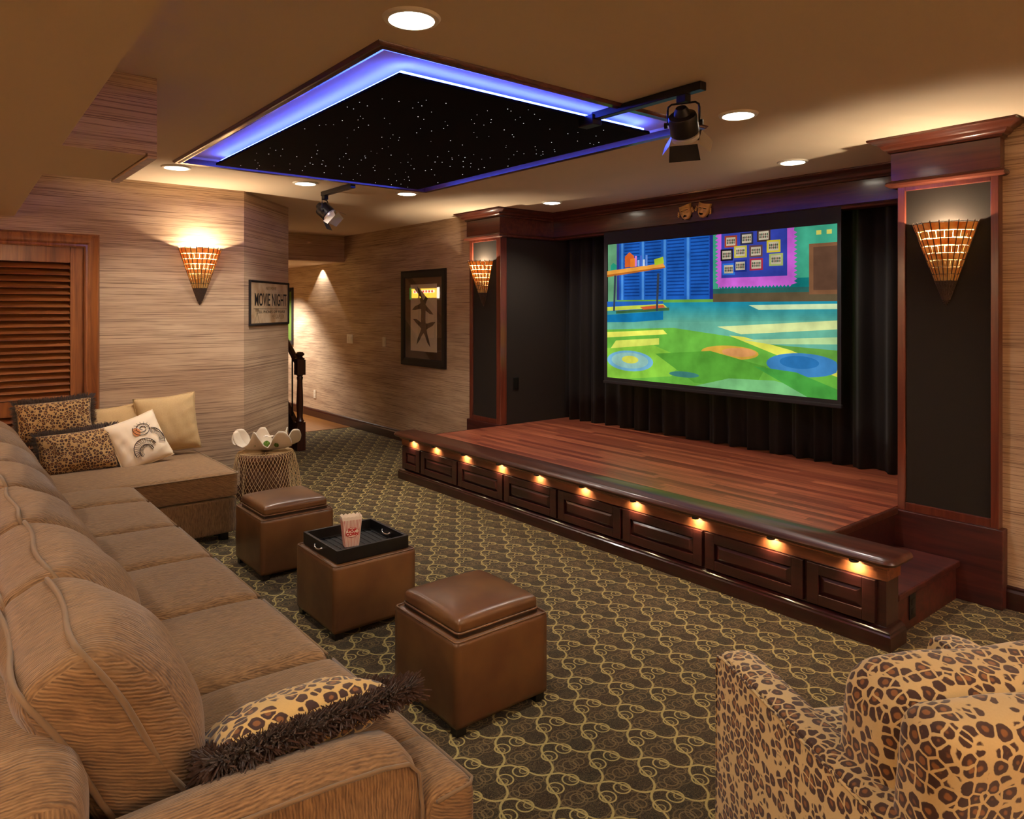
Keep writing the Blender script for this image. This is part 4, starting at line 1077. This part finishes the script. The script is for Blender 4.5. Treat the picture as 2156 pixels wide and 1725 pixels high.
# =================================================================== OTTOMANS
def ottoman(x0, y0, label, lid=True, s=0.425):
    t = thing('storage_ottoman', label, 'ottoman', (x0 + s / 2, y0 + s / 2, 0), 0, 'leather storage ottomans')
    c_ = s / 2; mb = MB(); soft_box(mb, s, s, 0.305, 0.008, 0, 0, Matrix.Translation((x0 + c_, y0 + c_, 0.1825)), n=12, wr=0.0006); mb.build('body', 'leather', t, smooth='all')
    mb = MB()
    mb.tube([Vector((x0 + c_, y0 + c_, 0)) + p for p in rrect_loop(s - 0.008, s - 0.008, 0.012, 0.334, 3)], 0.0042, 6, closed=True); mb.build('top_seam', 'leather', t, smooth='all')
    for sx in (-1, 1):
        for sy in (-1, 1):
            MB().box(x0 + c_ + sx * (c_ - 0.03) - 0.02, x0 + c_ + sx * (c_ - 0.03) + 0.02, y0 + c_ + sy * (c_ - 0.03) - 0.02, y0 + c_ + sy * (c_ - 0.03) + 0.02, 0, 0.035).build('foot', 'black_paint', t)
    if lid:
        l_ = s - 0.05
        mb = MB(); mb.box(x0 + c_ - l_ / 2 + 0.004, x0 + c_ + l_ / 2 - 0.004, y0 + c_ - l_ / 2 + 0.004, y0 + c_ + l_ / 2 - 0.004, 0.332, 0.348); mb.build('lid_rim', 'leather_dark', t)
        mb = MB(); soft_box(mb, l_, l_, 0.05, 0.018, 0.022, 0.0, Matrix.Translation((x0 + c_, y0 + c_, 0.372)), n=22, wr=0.0008, seed=int(x0 * 10)); mb.build('lid_cushion', 'leather', t, smooth='all')
        mb = MB(); mb.tube([Vector((x0 + c_, y0 + c_, 0)) + p for p in rrect_loop(l_ + 0.002, l_ + 0.002, 0.018, 0.352, 4)], 0.004, 6, closed=True); mb.build('piping', 'leather', t, smooth='all')
    return t
ottoman(-2.495, 1.437, 'brown leather cube ottoman with cushion lid, nearest of the three')
ottoman(-3.450, 1.435, 'brown leather cube ottoman carrying the black tray', lid=False)
ottoman(-4.365, 1.440, 'brown leather cube ottoman beside the end of the sofa chaise')
# tray
TX, TY, TW, TH = -3.238, 1.648, 0.375, 0.375
t = thing('serving_tray', 'black wooden tray with silver handles on the middle ottoman', 'tray', (TX, TY, 0.337))
a_, b_ = TW / 2, TH / 2; z0, z1 = 0.338, 0.398
mb = MB(); v = []; lv = [(0.0, z0), (0, z1), (0.014, z1), (0.014, z0 + 0.012)]
for (ins, z) in lv: v += [(TX - a_ + ins, TY - b_ + ins, z), (TX + a_ - ins, TY - b_ + ins, z), (TX + a_ - ins, TY + b_ - ins, z), (TX - a_ + ins, TY + b_ - ins, z)]
mb.add(v, [(j * 4 + i, j * 4 + (i + 1) % 4, (j + 1) * 4 + (i + 1) % 4, (j + 1) * 4 + i) for j in range(3) for i in range(4)] + [(0, 1, 2, 3), (12, 13, 14, 15)])
mb.build('tray_body', 'black_paint', t, bevel=0.002)
mb = MB()
for k in range(11): mb.box(TX - a_ + 0.02, TX + a_ - 0.02, TY - b_ + 0.03 + k * 0.031, TY - b_ + 0.05 + k * 0.031, z0 + 0.0115, z0 + 0.0145)
mb.build('slats', 'black_paint', t, bevel=0.001)
for sy in (-1, 1):
    for io in (0,):
        yb = TY + sy * (b_ + 0.001) if sy < 0 else TY + b_ - 0.0145
        pts = [(TX - 0.04, yb, 0.374)]
        for k in range(9): an = PI * k / 8; pts.append((TX - 0.035 * math.cos(an), yb - (0.005 + 0.008 * math.sin(an)), 0.374 - 0.010 * math.sin(an)))
        pts.append((TX + 0.04, yb, 0.374))
        MB().tube(pts, 0.0045, 8).build('handle', 'chrome', t, smooth='all')
# popcorn box
bx, by, bz = -3.215, 1.612, z0 + 0.0150
ang = math.atan2(-by, -bx) + R(12)     # front faces the viewer, turned slightly
t = thing('popcorn_box', 'red and white striped POP CORN box standing on the black tray', 'popcorn box', (bx, by, bz), ang + PI / 2)
F4 = t.matrix_world.copy()
hb, ht, hh = 0.034, 0.048, 0.150; db, dt_ = 0.022, 0.032
def face_pt(u, vv, side):
    wv = hb + (ht - hb) * vv; dv_ = db + (dt_ - db) * vv
    return {0: (wv * u, -dv_), 1: (wv, dv_ * u), 2: (-wv * u, dv_), 3: (-wv, -dv_ * u)}[side] + (hh * vv,)
mb = MB(); ns = 13; mb2 = MB()
for side in range(4):
    nsd = 13 if side % 2 == 0 else 8
    for i in range(nsd * 2):
        u0, u1 = -1 + i / nsd, -1 + (i + 1) / nsd
        tp0 = 0.93 + 0.055 * abs(math.sin((u0 + 1) * PI * 2.5)); tp1 = 0.93 + 0.055 * abs(math.sin((u1 + 1) * PI * 2.5))
        mb.add([face_pt(u0, 0, side), face_pt(u1, 0, side), face_pt(u1, tp1, side), face_pt(u0, tp0, side)], [(0, 1, 2, 3)], F4)
        if i % 2 == 0:
            e_ = 0.0006; wu = (u1 - u0) * 0.12
            pp = [list(face_pt(u_, vv, side)) for (u_, vv) in ((u0 + wu, 0.0), (u1 - wu, 0.0), (u1 - wu, 0.86), (u0 + wu, 0.86))]
            sd = {0: (0, -e_), 1: (e_, 0), 2: (0, e_), 3: (-e_, 0)}[side]
            for q in pp: q[0] += sd[0]; q[1] += sd[1]
            mb2.add(pp, [(0, 1, 2, 3)], F4)
mb.add([(-hb, -db, 0.001), (hb, -db, 0.001), (hb, db, 0.001), (-hb, db, 0.001)], [(0, 1, 2, 3)], F4)
o = weld(mb.build('carton', 'paper_white', t)); o.modifiers.new('thickness', 'SOLIDIFY').thickness = 0.0008
mb2.build('stripes', 'stripe_red', t)
tl = math.atan2(dt_ - db, hh)
Fl = F4 @ Matrix.Translation((0, -(db + (dt_ - db) * 0.47) - 0.0012, hh * 0.47)) @ Matrix.Rotation(PI / 2 + tl, 4, 'X')
mb = MB(); n = 28
mb.add([(0.031 * math.cos(2 * PI * i / n), 0.024 * math.sin(2 * PI * i / n), 0.0002) for i in range(n)], [tuple(range(n))], Fl); mb.build('label', 'paper_white', t)
mb = MB(); mb.tube([(0.031 * math.cos(2 * PI * i / n), 0.024 * math.sin(2 * PI * i / n), 0.0005) for i in range(n)], 0.0009, 5, closed=True, M4=Fl)
for tx, yy in (('POP', 0.0095), ('CORN', -0.0095)):
    vs_, fs, m4 = text_mb(tx, 0.020, Fl @ Matrix.Translation((0, yy, 0.0008)), sx=1.05, depth=0.0002, bold=0.0012); mb.add(vs_, fs, m4)
mb.build('lettering', 'print_red', t)

# =================================================================== SOFA
t = thing('sectional_sofa', 'long brown ribbed sectional sofa with chaise along the left', 'sofa', (-3.5, 0.5, 0))
SX = [-4.75, -4.35, -3.762, -3.205, -2.640, -2.065, -1.50]
# base + back frame + arm + chaise base
mb = MB(); soft_box(mb, 3.40, 0.86, 0.24, 0.02, M4=Matrix.Translation((-3.06, 0.50, 0.175)), n=14); mb.build('base', 'sofa_fabric', t, smooth='all')
mb = MB(); soft_box(mb, 4.34, 0.36, 0.68, 0.10, M4=Matrix.Translation((-3.52, 0.055, 0.39)), n=20); mb.build('back_frame', 'sofa_fabric', t, smooth='all')
mb = MB(); soft_box(mb, 0.98, 1.58, 0.23, 0.02, M4=Matrix.Translation((-5.265, 0.80, 0.165)), n=16); mb.build('chaise_base', 'sofa_fabric', t, smooth='all')
mb = MB(); soft_box(mb, 0.985, 1.56, 0.155, 0.022, 0.028, 0, Matrix.Translation((-5.262, 0.815, 0.360)), n=26, wr=0.001); mb.build('chaise_cushion', 'cushion_fabric', t, smooth='all')
for zz_ in (0.432,):
    mb = MB(); mb.tube([Vector((-5.262, 0.815, 0)) + p for p in rrect_loop(0.985, 1.56, 0.022, zz_, 4)], 0.0045, 6, closed=True); mb.build('chaise_piping', 'piping_fabric', t, smooth='all')
# arm: rounded top, piped front edge
def arm_profile():
    return [(0.0, 0.06), (0.0, 0.505), (0.008, 0.545), (0.03, 0.570), (0.08, 0.582), (0.13, 0.575), (0.155, 0.555), (0.160, 0.525), (0.160, 0.06)]
mb = MB(); pr_ = arm_profile(); v = []; ys = [(-0.08, 0.0), (0.20, 0.012), (0.45, 0.014), (0.62, 0.004), (0.74, -0.008), (0.80, -0.022), (0.825, -0.05), (0.832, -0.10)]
for (yy, dz) in ys:
    for (q, z) in pr_: v.append((-1.490 + q, yy, z + dz * (1 if z > 0.3 else 0)))
k = len(pr_); fs = [(i * k + j, i * k + j + 1, (i + 1) * k + j + 1, (i + 1) * k + j) for i in range(len(ys) - 1) for j in range(k - 1)]
fs += [(i * k, (i + 1) * k, (i + 1) * k + k - 1, i * k + k - 1) for i in range(len(ys) - 1)] + [tuple(range(k)), tuple((len(ys) - 1) * k + j for j in range(k - 1, -1, -1))]
mb.add(v, fs); o = mb.build('arm', 'sofa_fabric', t, smooth=True)
mb = MB(); mb.tube([(-1.326, yy, 0.557 + dz * 1.0) for (yy, dz) in ys[:-1]] + [(-1.327, 0.834, 0.42), (-1.327, 0.834, 0.10)], 0.0045, 6); mb.build('arm_piping', 'piping_fabric', t, smooth='all')
# seat cushions
for i in range(6):
    xa, xb = SX[i], SX[i + 1]
    if i == 5: xb = -1.498
    L_ = xb - xa - 0.004; mb = MB(); cx_ = (xa + xb) / 2
    y0, y1 = 0.14, 0.972
    soft_box(mb, L_, y1 - y0, 0.155, 0.040, 0.034, 0, Matrix.Translation((cx_, (y0 + y1) / 2, 0.372)), n=24, wr=0.0022, seed=i)
    sc_o = mb.build('seat_cushion', 'cushion_fabric', t, smooth='all')
    if i == 5:   # T shape in front of the arm
        mb = MB(); soft_box(mb, 0.24, 0.132, 0.155, 0.035, 0.012, 0, Matrix.Translation((-1.425, 0.902, 0.372)), n=14, wr=0.001); q = mb.build('cushion_return', 'cushion_fabric', None, smooth='all'); q.parent = sc_o; q.location = sc_o.matrix_world.inverted().translation
        mb = MB(); soft_box(mb, 0.17, 0.12, 0.23, 0.02, 0, 0, Matrix.Translation((-1.40, 0.895, 0.178)), n=10); mb.build('base_return', 'sofa_fabric', t, smooth='all')
    mb = MB()
    if i < 5: pts = [(xa + 0.02, y1 - 0.006, 0.438), (xb - 0.02, y1 - 0.006, 0.438)]
    else: pts = [(xa + 0.02, y1 - 0.006, 0.438), (-1.33, y1 - 0.006, 0.438), (-1.315, y1 - 0.02, 0.438), (-1.310, 0.86, 0.438)]
    mb.tube(pts, 0.0045, 6); q = mb.build('piping', 'piping_fabric', None, smooth='all'); q.parent = sc_o; q.location = sc_o.matrix_world.inverted().translation
# back cushions
def back_cushion(xa, xb, seed, yoff=0.0, zoff=0.0, wid=None, rz=0.0):
    L_ = xb - xa + 0.012; Wc, Hc = 0.45, 0.125; tl = R(29)
    cx_ = (xa + xb) / 2
    up = Vector((0, -math.sin(tl), math.cos(tl))); fr = Vector((0, math.cos(tl), math.sin(tl)))
    M4 = Matrix.Translation((cx_, 0.290 + yoff, 0.640 + zoff)) @ Matrix.Rotation(rz, 4, 'Z') @ frame_m((0, 0, 0), (1, 0, 0), up)
    # frame_m z axis = x cross up = -(front)  -> flip
    M4 = M4 @ Matrix.Rotation(PI, 4, 'Y')
    mb = MB(); soft_box(mb, L_, Wc, Hc, 0.045, 0.125, 0.05, M4, n=30, wr=0.0035, seed=seed)
    o = mb.build('back_cushion', 'cushion_fabric', t, smooth='all')
    mb = MB()
    for s_ in (1, -1):
        lp = rrect_loop(L_ - 0.012, Wc - 0.012, 0.05, s_ * (Hc / 2 - 0.008), 5)
        rr_ = random.Random(seed); p1, p2 = rr_.uniform(0, 6), rr_.uniform(0, 6)
        lp = [p + Vector((0.004 * math.sin(p.y * 22 + p1), 0.004 * math.sin(p.x * 19 + p2), 0.006 * math.sin(p.x * 13 + p.y * 17 + p1))) for p in lp]
        mb.tube(lp, 0.0062, 7, closed=True, M4=M4)
    q = mb.build('piping', 'piping_fabric', None, smooth='all'); q.parent = o; q.location = o.matrix_world.inverted().translation
bx_ = [-5.36, -4.92, -4.35, -3.762, -3.205, -2.640, -2.065, -1.545]
for i in range(7): back_cushion(bx_[i], bx_[i + 1], 11 + i, yoff=[0, 0, 0.004, -0.004, 0.0, 0.006, 0.0][i], zoff=[0.0, 0.01, 0, 0.004, 0, 0, 0.0][i])
for (x_, y_) in ((-5.68, 1.52), (-4.84, 1.52), (-1.40, 0.90), (-1.40, 0.0), (-5.68, 0.0)):
    MB().box(x_ - 0.025, x_ + 0.025, y_ - 0.025, y_ + 0.025, 0, 0.06).build('foot', 'black_paint', t)

# =================================================================== PILLOWS
def fringe(parent, Wd, Ht, M4, length, dens, seed, rad=0.0022, bend=0.35):
    rr_ = random.Random(seed); mb = MB(); e_ = pillow_edge(Wd, Ht, 24)
    per = len(e_)
    for i in range(per):
        p, q = e_[i], e_[(i + 1) % per]; d = (q - p); n_ = max(1, int(d.length * dens))
        for k in range(n_):
            b_ = p.lerp(q, rr_.random()); out = Vector((0, b_.y / (Wd / 2), b_.z / (Ht / 2)))
            out = Vector((0, out.y if abs(out.y) > abs(out.z) * 0.9 else out.y * 0.15, out.z if abs(out.z) > abs(out.y) * 0.9 else out.z * 0.15)).normalized()
            ln = length * rr_.uniform(0.6, 1.05); sway = Vector((rr_.uniform(-1, 1), rr_.uniform(-1, 1), rr_.uniform(-1, 1))) * bend * ln
            st = Vector((rr_.uniform(-0.006, 0.006), 0, 0))
            a0 = b_ + st - out * 0.004; a1 = b_ + st + out * ln * 0.5 + sway * 0.35; a2 = b_ + out * ln + sway
            v = []
            for (c_, r_) in ((a0, rad), (a1, rad * 1.15), (a2, rad * 0.6)):
                v += [c_ + Vector((r_, 0, 0)), c_ + Vector((-r_ * 0.5, r_ * 0.8, 0)), c_ + Vector((-r_ * 0.5, -r_ * 0.6, r_ * 0.6))]
            mb.add(v, [(0, 1, 4, 3), (1, 2, 5, 4), (2, 0, 3, 5), (3, 4, 7, 6), (4, 5, 8, 7), (5, 3, 6, 8), (6, 7, 8)], M4)
    return mb.build('fringe', 'fringe_yarn', parent)
def pillow(name, label, c, Wd, Ht, T_, yaw, lean, roll, mat, fr=None, seed=1, group=None, pipe=None, pinch=0.07):
    t = thing(name, label, 'cushion', (c[0], c[1], c[2]), 0, group)
    M4 = Matrix.Translation(c) @ Matrix.Rotation(R(yaw), 4, 'Z') @ Matrix.Rotation(R(-lean), 4, 'Y') @ Matrix.Rotation(R(roll), 4, 'X')
    mb = MB(); pillow_mb(mb, Wd, Ht, T_, M4, seed=seed, pinch=pinch); weld(mb.build('cover', mat, t, smooth='all'))
    if pipe: mb = MB(); mb.tube(pillow_edge(Wd, Ht, 14, pinch), 0.0045, 6, closed=True, M4=M4); mb.build('piping', pipe, t, smooth='all')
    if fr: fringe(t, Wd, Ht, M4, *fr)
    return t, M4
pillow('throw_pillow', 'leopard print pillow with dark fringe, farthest back in the sofa corner', (-5.60, 0.680, 0.765), 0.44, 0.26, 0.13, -4, 14, 3, 'leopard_small', (0.030, 1500, 4, 0.0026), 2, 'fringed leopard pillows')
pillow('throw_pillow', 'leopard print pillow with dark fringe, in front of the other one in the sofa corner', (-5.36, 0.775, 0.580), 0.45, 0.28, 0.14, -4, 22, 4, 'leopard_small', (0.030, 1500, 5, 0.0026), 3, 'fringed leopard pillows')
pillow('throw_pillow', 'leopard print pillow with thick brown fringe leaning on the near sofa arm', (-1.625, 0.672, 0.535), 0.42, 0.29, 0.15, 180, 66, 0, 'leopard_pillow', (0.027, 10000, 6, 0.0024, 1.3), 4, 'fringed leopard pillows')
pillow('throw_pillow', 'plain beige woven pillow behind the shell pillow', (-5.60, 1.05, 0.655), 0.40, 0.36, 0.12, 2, 14, 5, 'linen', None, 5, 'beige pillows', 'linen', 0.10)
pillow('throw_pillow', 'plain beige woven pillow standing upright nearest the angled wall', (-5.58, 1.365, 0.675), 0.42, 0.41, 0.14, 4, 12, 3, 'linen', None, 6, 'beige pillows', 'linen', 0.07)
t, M4 = pillow('throw_pillow', 'cream pillow printed with seashells, tilted in front of the beige ones', (-5.36, 1.13, 0.605), 0.345, 0.345, 0.12, 8, 24, 16, 'cream_cotton', None, 7, None, 'cream_cotton', 0.06)
# shell drawing as ink lines lying on the cover
mb = MB()
def surf(y_, z_):
    a_, b_ = y_ / 0.1725, z_ / 0.1725
    return (0.06 * ((1 - abs(a_) ** 2.6) * (1 - abs(b_) ** 2.6)) ** 0.5 + 0.0045, y_, z_)
def inkline(pts, r=0.0018): mb.tube([surf(*p) for p in pts], r, 5, M4=M4)
for (cy_, cz_, r0) in ((0.030, 0.066, 0.062),):
    inkline([(cy_ + r0 * (1 - k / 46) * math.cos(k * 0.36 + 2.6), cz_ + r0 * (1 - k / 46) * 0.8 * math.sin(k * 0.36 + 2.6)) for k in range(42)], 0.0022)
    for k in range(9): a_ = -0.4 + k * 0.42; inkline([(cy_ + r0 * 0.55 * math.cos(a_), cz_ + r0 * 0.45 * math.sin(a_)), (cy_ + r0 * 0.98 * math.cos(a_ + 0.15), cz_ + r0 * 0.78 * math.sin(a_ + 0.15))], 0.0012)
for (cy_, cz_, r0, a0, a1, m) in ((0.058, -0.030, 0.088, -0.5, 1.25, 14), (-0.004, -0.075, 0.076, 0.2, 3.5, 17), (-0.002, -0.088, 0.046, 0.0, 3.6, 15)):
    inkline([(cy_ + r0 * math.cos(a0 + (a1 - a0) * k / 24), cz_ + r0 * math.sin(a0 + (a1 - a0) * k / 24)) for k in range(25)], 0.0026)
    for k in range(m):
        a_ = a0 + (a1 - a0) * k / (m - 1); inkline([(cy_ + r0 * 0.55 * math.cos(a_), cz_ + r0 * 0.55 * math.sin(a_)), (cy_ + r0 * math.cos(a_ + 0.08), cz_ + r0 * math.sin(a_ + 0.08))], 0.0013)
mb.build('shell_print', 'ink', t)
mb = MB(); c0 = surf(-0.012, 0.056); rim = [surf(-0.012 + 0.024 * math.cos(k * PI / 8), 0.056 + 0.030 * math.sin(k * PI / 8)) for k in range(16)]
mb.add([c0] + rim, [(0, 1 + k, 1 + (k + 1) % 16) for k in range(16)], M4); mb.build('shell_mouth', 'shell_orange', t)

# =================================================================== STOOL, NET, CLAM SHELL
cx_, cy_ = -5.345, 1.985
t = thing('round_stool', 'round brown stool under the fishing net beside the chaise', 'stool', (cx_, cy_, 0))
MB().lathe([(0.17, 0.0), (0.18, 0.02), (0.178, 0.37), (0.17, 0.38)], 32, Matrix.Translation((cx_, cy_, 0))).build('body', 'stool_fabric', t, smooth=True)
MB().lathe([(0.19, 0.38), (0.195, 0.40), (0.19, 0.425), (0.02, 0.43)], 32, Matrix.Translation((cx_, cy_, 0))).build('seat', 'stool_fabric', t, smooth=True)
nth, nz_ = 54, 24; mb = MB(); v = []; fs = []
def netpt(i, j):
    th = 2 * PI * i / nth; f_ = j / nz_
    if f_ < 0.26: r_ = 0.03 + (0.20 - 0.03) * f_ / 0.26; z = 0.437
    else:
        g_ = (f_ - 0.26) / 0.74; r_ = 0.205 + 0.05 * g_ ** 0.8; z = 0.432 - 0.420 * g_
        r_ += (0.028 * math.sin(7 * th + 0.6) + 0.014 * math.sin(13 * th + 2)) * g_ ** 0.7; r_ = max(r_, 0.20)
    return (cx_ + r_ * math.cos(th), cy_ + r_ * math.sin(th), z)
for j in range(nz_ + 1):
    for i in range(nth): v.append(netpt(i + 0.5 * (j % 2), j))
for j in range(nz_ - 1):
    for i in range(nth):
        if j % 2 == 0: a_, b_, c_, d_ = (j, i), (j + 1, i), (j + 2, i), (j + 1, (i - 1) % nth)
        else: a_, b_, c_, d_ = (j, i), (j + 1, (i + 1) % nth), (j + 2, i), (j + 1, i)
        fs.append(tuple(q[0] * nth + q[1] for q in (a_, b_, c_, d_)))
mb.add(v, fs); o = mb.build('fishing_net', 'net_cord'); tag(o, 'knotted beige fishing net draped over the round stool', 'net')
wf = o.modifiers.new('cords', 'WIREFRAME'); wf.thickness = 0.0036; wf.use_replace = True; wf.use_even_offset = False
t = thing('clam_shell', 'large white ruffled clam shell on the net covered stool', 'shell', (cx_, cy_, 0.440))
mb = MB(); nr, nt_ = 16, 144; v = []; fs = []
dirv = R(58)
for j in range(nr + 1):
    p = j / nr
    for i in range(nt_):
        th = 2 * PI * i / nt_; fold = math.sin(7 * th + 0.3)
        rr_ = p ** 0.62 * (1 + 0.17 * fold * p * p)
        x_ = 0.222 * rr_ * math.cos(th); y_ = 0.125 * rr_ * math.sin(th)
        z = 0.010 + 0.092 * p ** 1.8 + 0.058 * p ** 2.0 * math.sin(7 * th + 1.9) + 0.002 * math.sin(42 * th) * p
        v.append((cx_ + x_ * math.cos(dirv) - y_ * math.sin(dirv), cy_ + x_ * math.sin(dirv) + y_ * math.cos(dirv), 0.440 + z))
for j in range(nr):
    for i in range(nt_): fs.append((j * nt_ + i, j * nt_ + (i + 1) % nt_, (j + 1) * nt_ + (i + 1) % nt_, (j + 1) * nt_ + i))
mb.add(v, fs); o = mb.build('valve', 'shell_white', t, smooth='all'); o.modifiers.new('thickness', 'SOLIDIFY').thickness = 0.007
rr_ = random.Random(9)
for k in range(7):
    a_ = rr_.uniform(-0.10, 0.10); b_ = 0.03 + rr_.uniform(-0.025, 0.025); r_ = rr_.uniform(0.012, 0.018); mb = MB()
    px_ = cx_ + a_ * math.cos(dirv) - b_ * math.sin(dirv); py_ = cy_ + a_ * math.sin(dirv) + b_ * math.cos(dirv)
    pts = []; m_ = 30
    for q in range(m_): an = 2 * PI * q / m_; rq = r_ * (0.65 + 0.35 * abs(math.cos(2.5 * an))); pts.append((px_ + rq * math.cos(an), py_ + rq * math.sin(an), 0.546))
    mb.add(pts + [(px_, py_, 0.538)], [(q, (q + 1) % m_, m_) for q in range(m_)]); mb.build('flower', 'flower_white', t)
for k in range(3):
    a_ = (-0.06, 0.02, 0.09)[k]; b_ = -0.055; mb = MB()
    px_ = cx_ + a_ * math.cos(dirv) - b_ * math.sin(dirv); py_ = cy_ + a_ * math.sin(dirv) + b_ * math.cos(dirv)
    v = []; n1_, n2_ = 14, 8
    for i in range(n2_ + 1):
        for q in range(n1_):
            ph_ = PI * i / n2_; an = 2 * PI * q / n1_; r_ = 0.024 * (1 + 0.18 * math.sin(an * 5 + i * 2))
            v.append((px_ + r_ * math.sin(ph_) * math.cos(an), py_ + r_ * math.sin(ph_) * math.sin(an), 0.500 + 0.9 * r_ * math.cos(ph_)))
    mb.add(v, [(i * n1_ + q, i * n1_ + (q + 1) % n1_, (i + 1) * n1_ + (q + 1) % n1_, (i + 1) * n1_ + q) for i in range(n2_) for q in range(n1_)]); mb.build('moss', 'moss', t)

# =================================================================== LEOPARD CHAIR
f2 = Vector((-0.86, 0.51)).normalized(); rotz = math.atan2(f2.y, f2.x) - PI / 2
cc = Vector((-0.95, 1.91)) - f2 * 0.375
t = thing('armchair', 'leopard print upholstered armchair seen from behind in the near corner', 'armchair', (cc.x, cc.y, 0), rotz)
def cs(name, L_, W_, H_, r, c, ct=0.0, cb=0.0, rx=0.0, n=18, wr=0.002, par=None, seed=1, ry=0.0):
    mb = MB(); soft_box(mb, L_, W_, H_, r, ct, cb, Matrix.Translation(c) @ Matrix.Rotation(rx, 4, 'X') @ Matrix.Rotation(ry, 4, 'Y'), n=n, wr=wr, seed=seed)
    return mb.build(name, 'leopard_chair', t, smooth='all', local=True)
cs('base', 0.62, 0.66, 0.26, 0.02, (0, -0.01, 0.19))
cs('seat_cushion', 0.52, 0.60, 0.14, 0.035, (0, 0.05, 0.385), 0.028)
for sg in (-1, 1):   # arms, top sloping down toward the front tip
    mb = MB(); v = []; ys = [(-0.33, 0.632), (-0.15, 0.628), (0.05, 0.622), (0.22, 0.618), (0.34, 0.614), (0.368, 0.607), (0.375, 0.585)]
    pr_ = [(0.255, 0.05), (0.255, -0.02), (0.262, -0.006), (0.280, 0.0), (0.325, 0.0), (0.342, -0.006), (0.35, -0.02), (0.352, 0.05)]
    for (yy, zt_) in ys:
        for k_, (q, dz) in enumerate(pr_): v.append((sg * q, yy, 0.05 if dz == 0.05 else zt_ + dz))
    k = len(pr_); fs = [(i * k + j, i * k + j + 1, (i + 1) * k + j + 1, (i + 1) * k + j) for i in range(len(ys) - 1) for j in range(k - 1)]
    fs += [(i * k, (i + 1) * k, (i + 1) * k + k - 1, i * k + k - 1) for i in range(len(ys) - 1)] + [tuple(range(k)), tuple((len(ys) - 1) * k + j for j in range(k - 1, -1, -1))]
    mb.add(v, fs); mb.build('arm', 'leopard_chair', t, smooth=True, local=True)
    mb = MB(); mb.tube([(sg * 0.350, yy, zt_ - 0.012) for (yy, zt_) in ys] + [(sg * 0.350, 0.377, 0.06)], 0.0035, 6); mb.build('piping', 'leopard_chair', t, smooth='all', local=True)
cs('back_frame', 0.64, 0.13, 0.745, 0.05, (0, -0.285, 0.4575), rx=R(7), n=22)
cs('back_cushion', 0.60, 0.20, 0.42, 0.07, (0, -0.135, 0.595), 0.02, rx=R(9), n=24, wr=0.003, seed=5)
for (sx, sy) in ((-1, -1), (1, -1), (-1, 1), (1, 1)):
    MB().box(sx * 0.28 - 0.02, sx * 0.28 + 0.02, sy * 0.28 - 0.02, sy * 0.28 + 0.02, 0, 0.065).build('leg', 'black_paint', t, local=True)
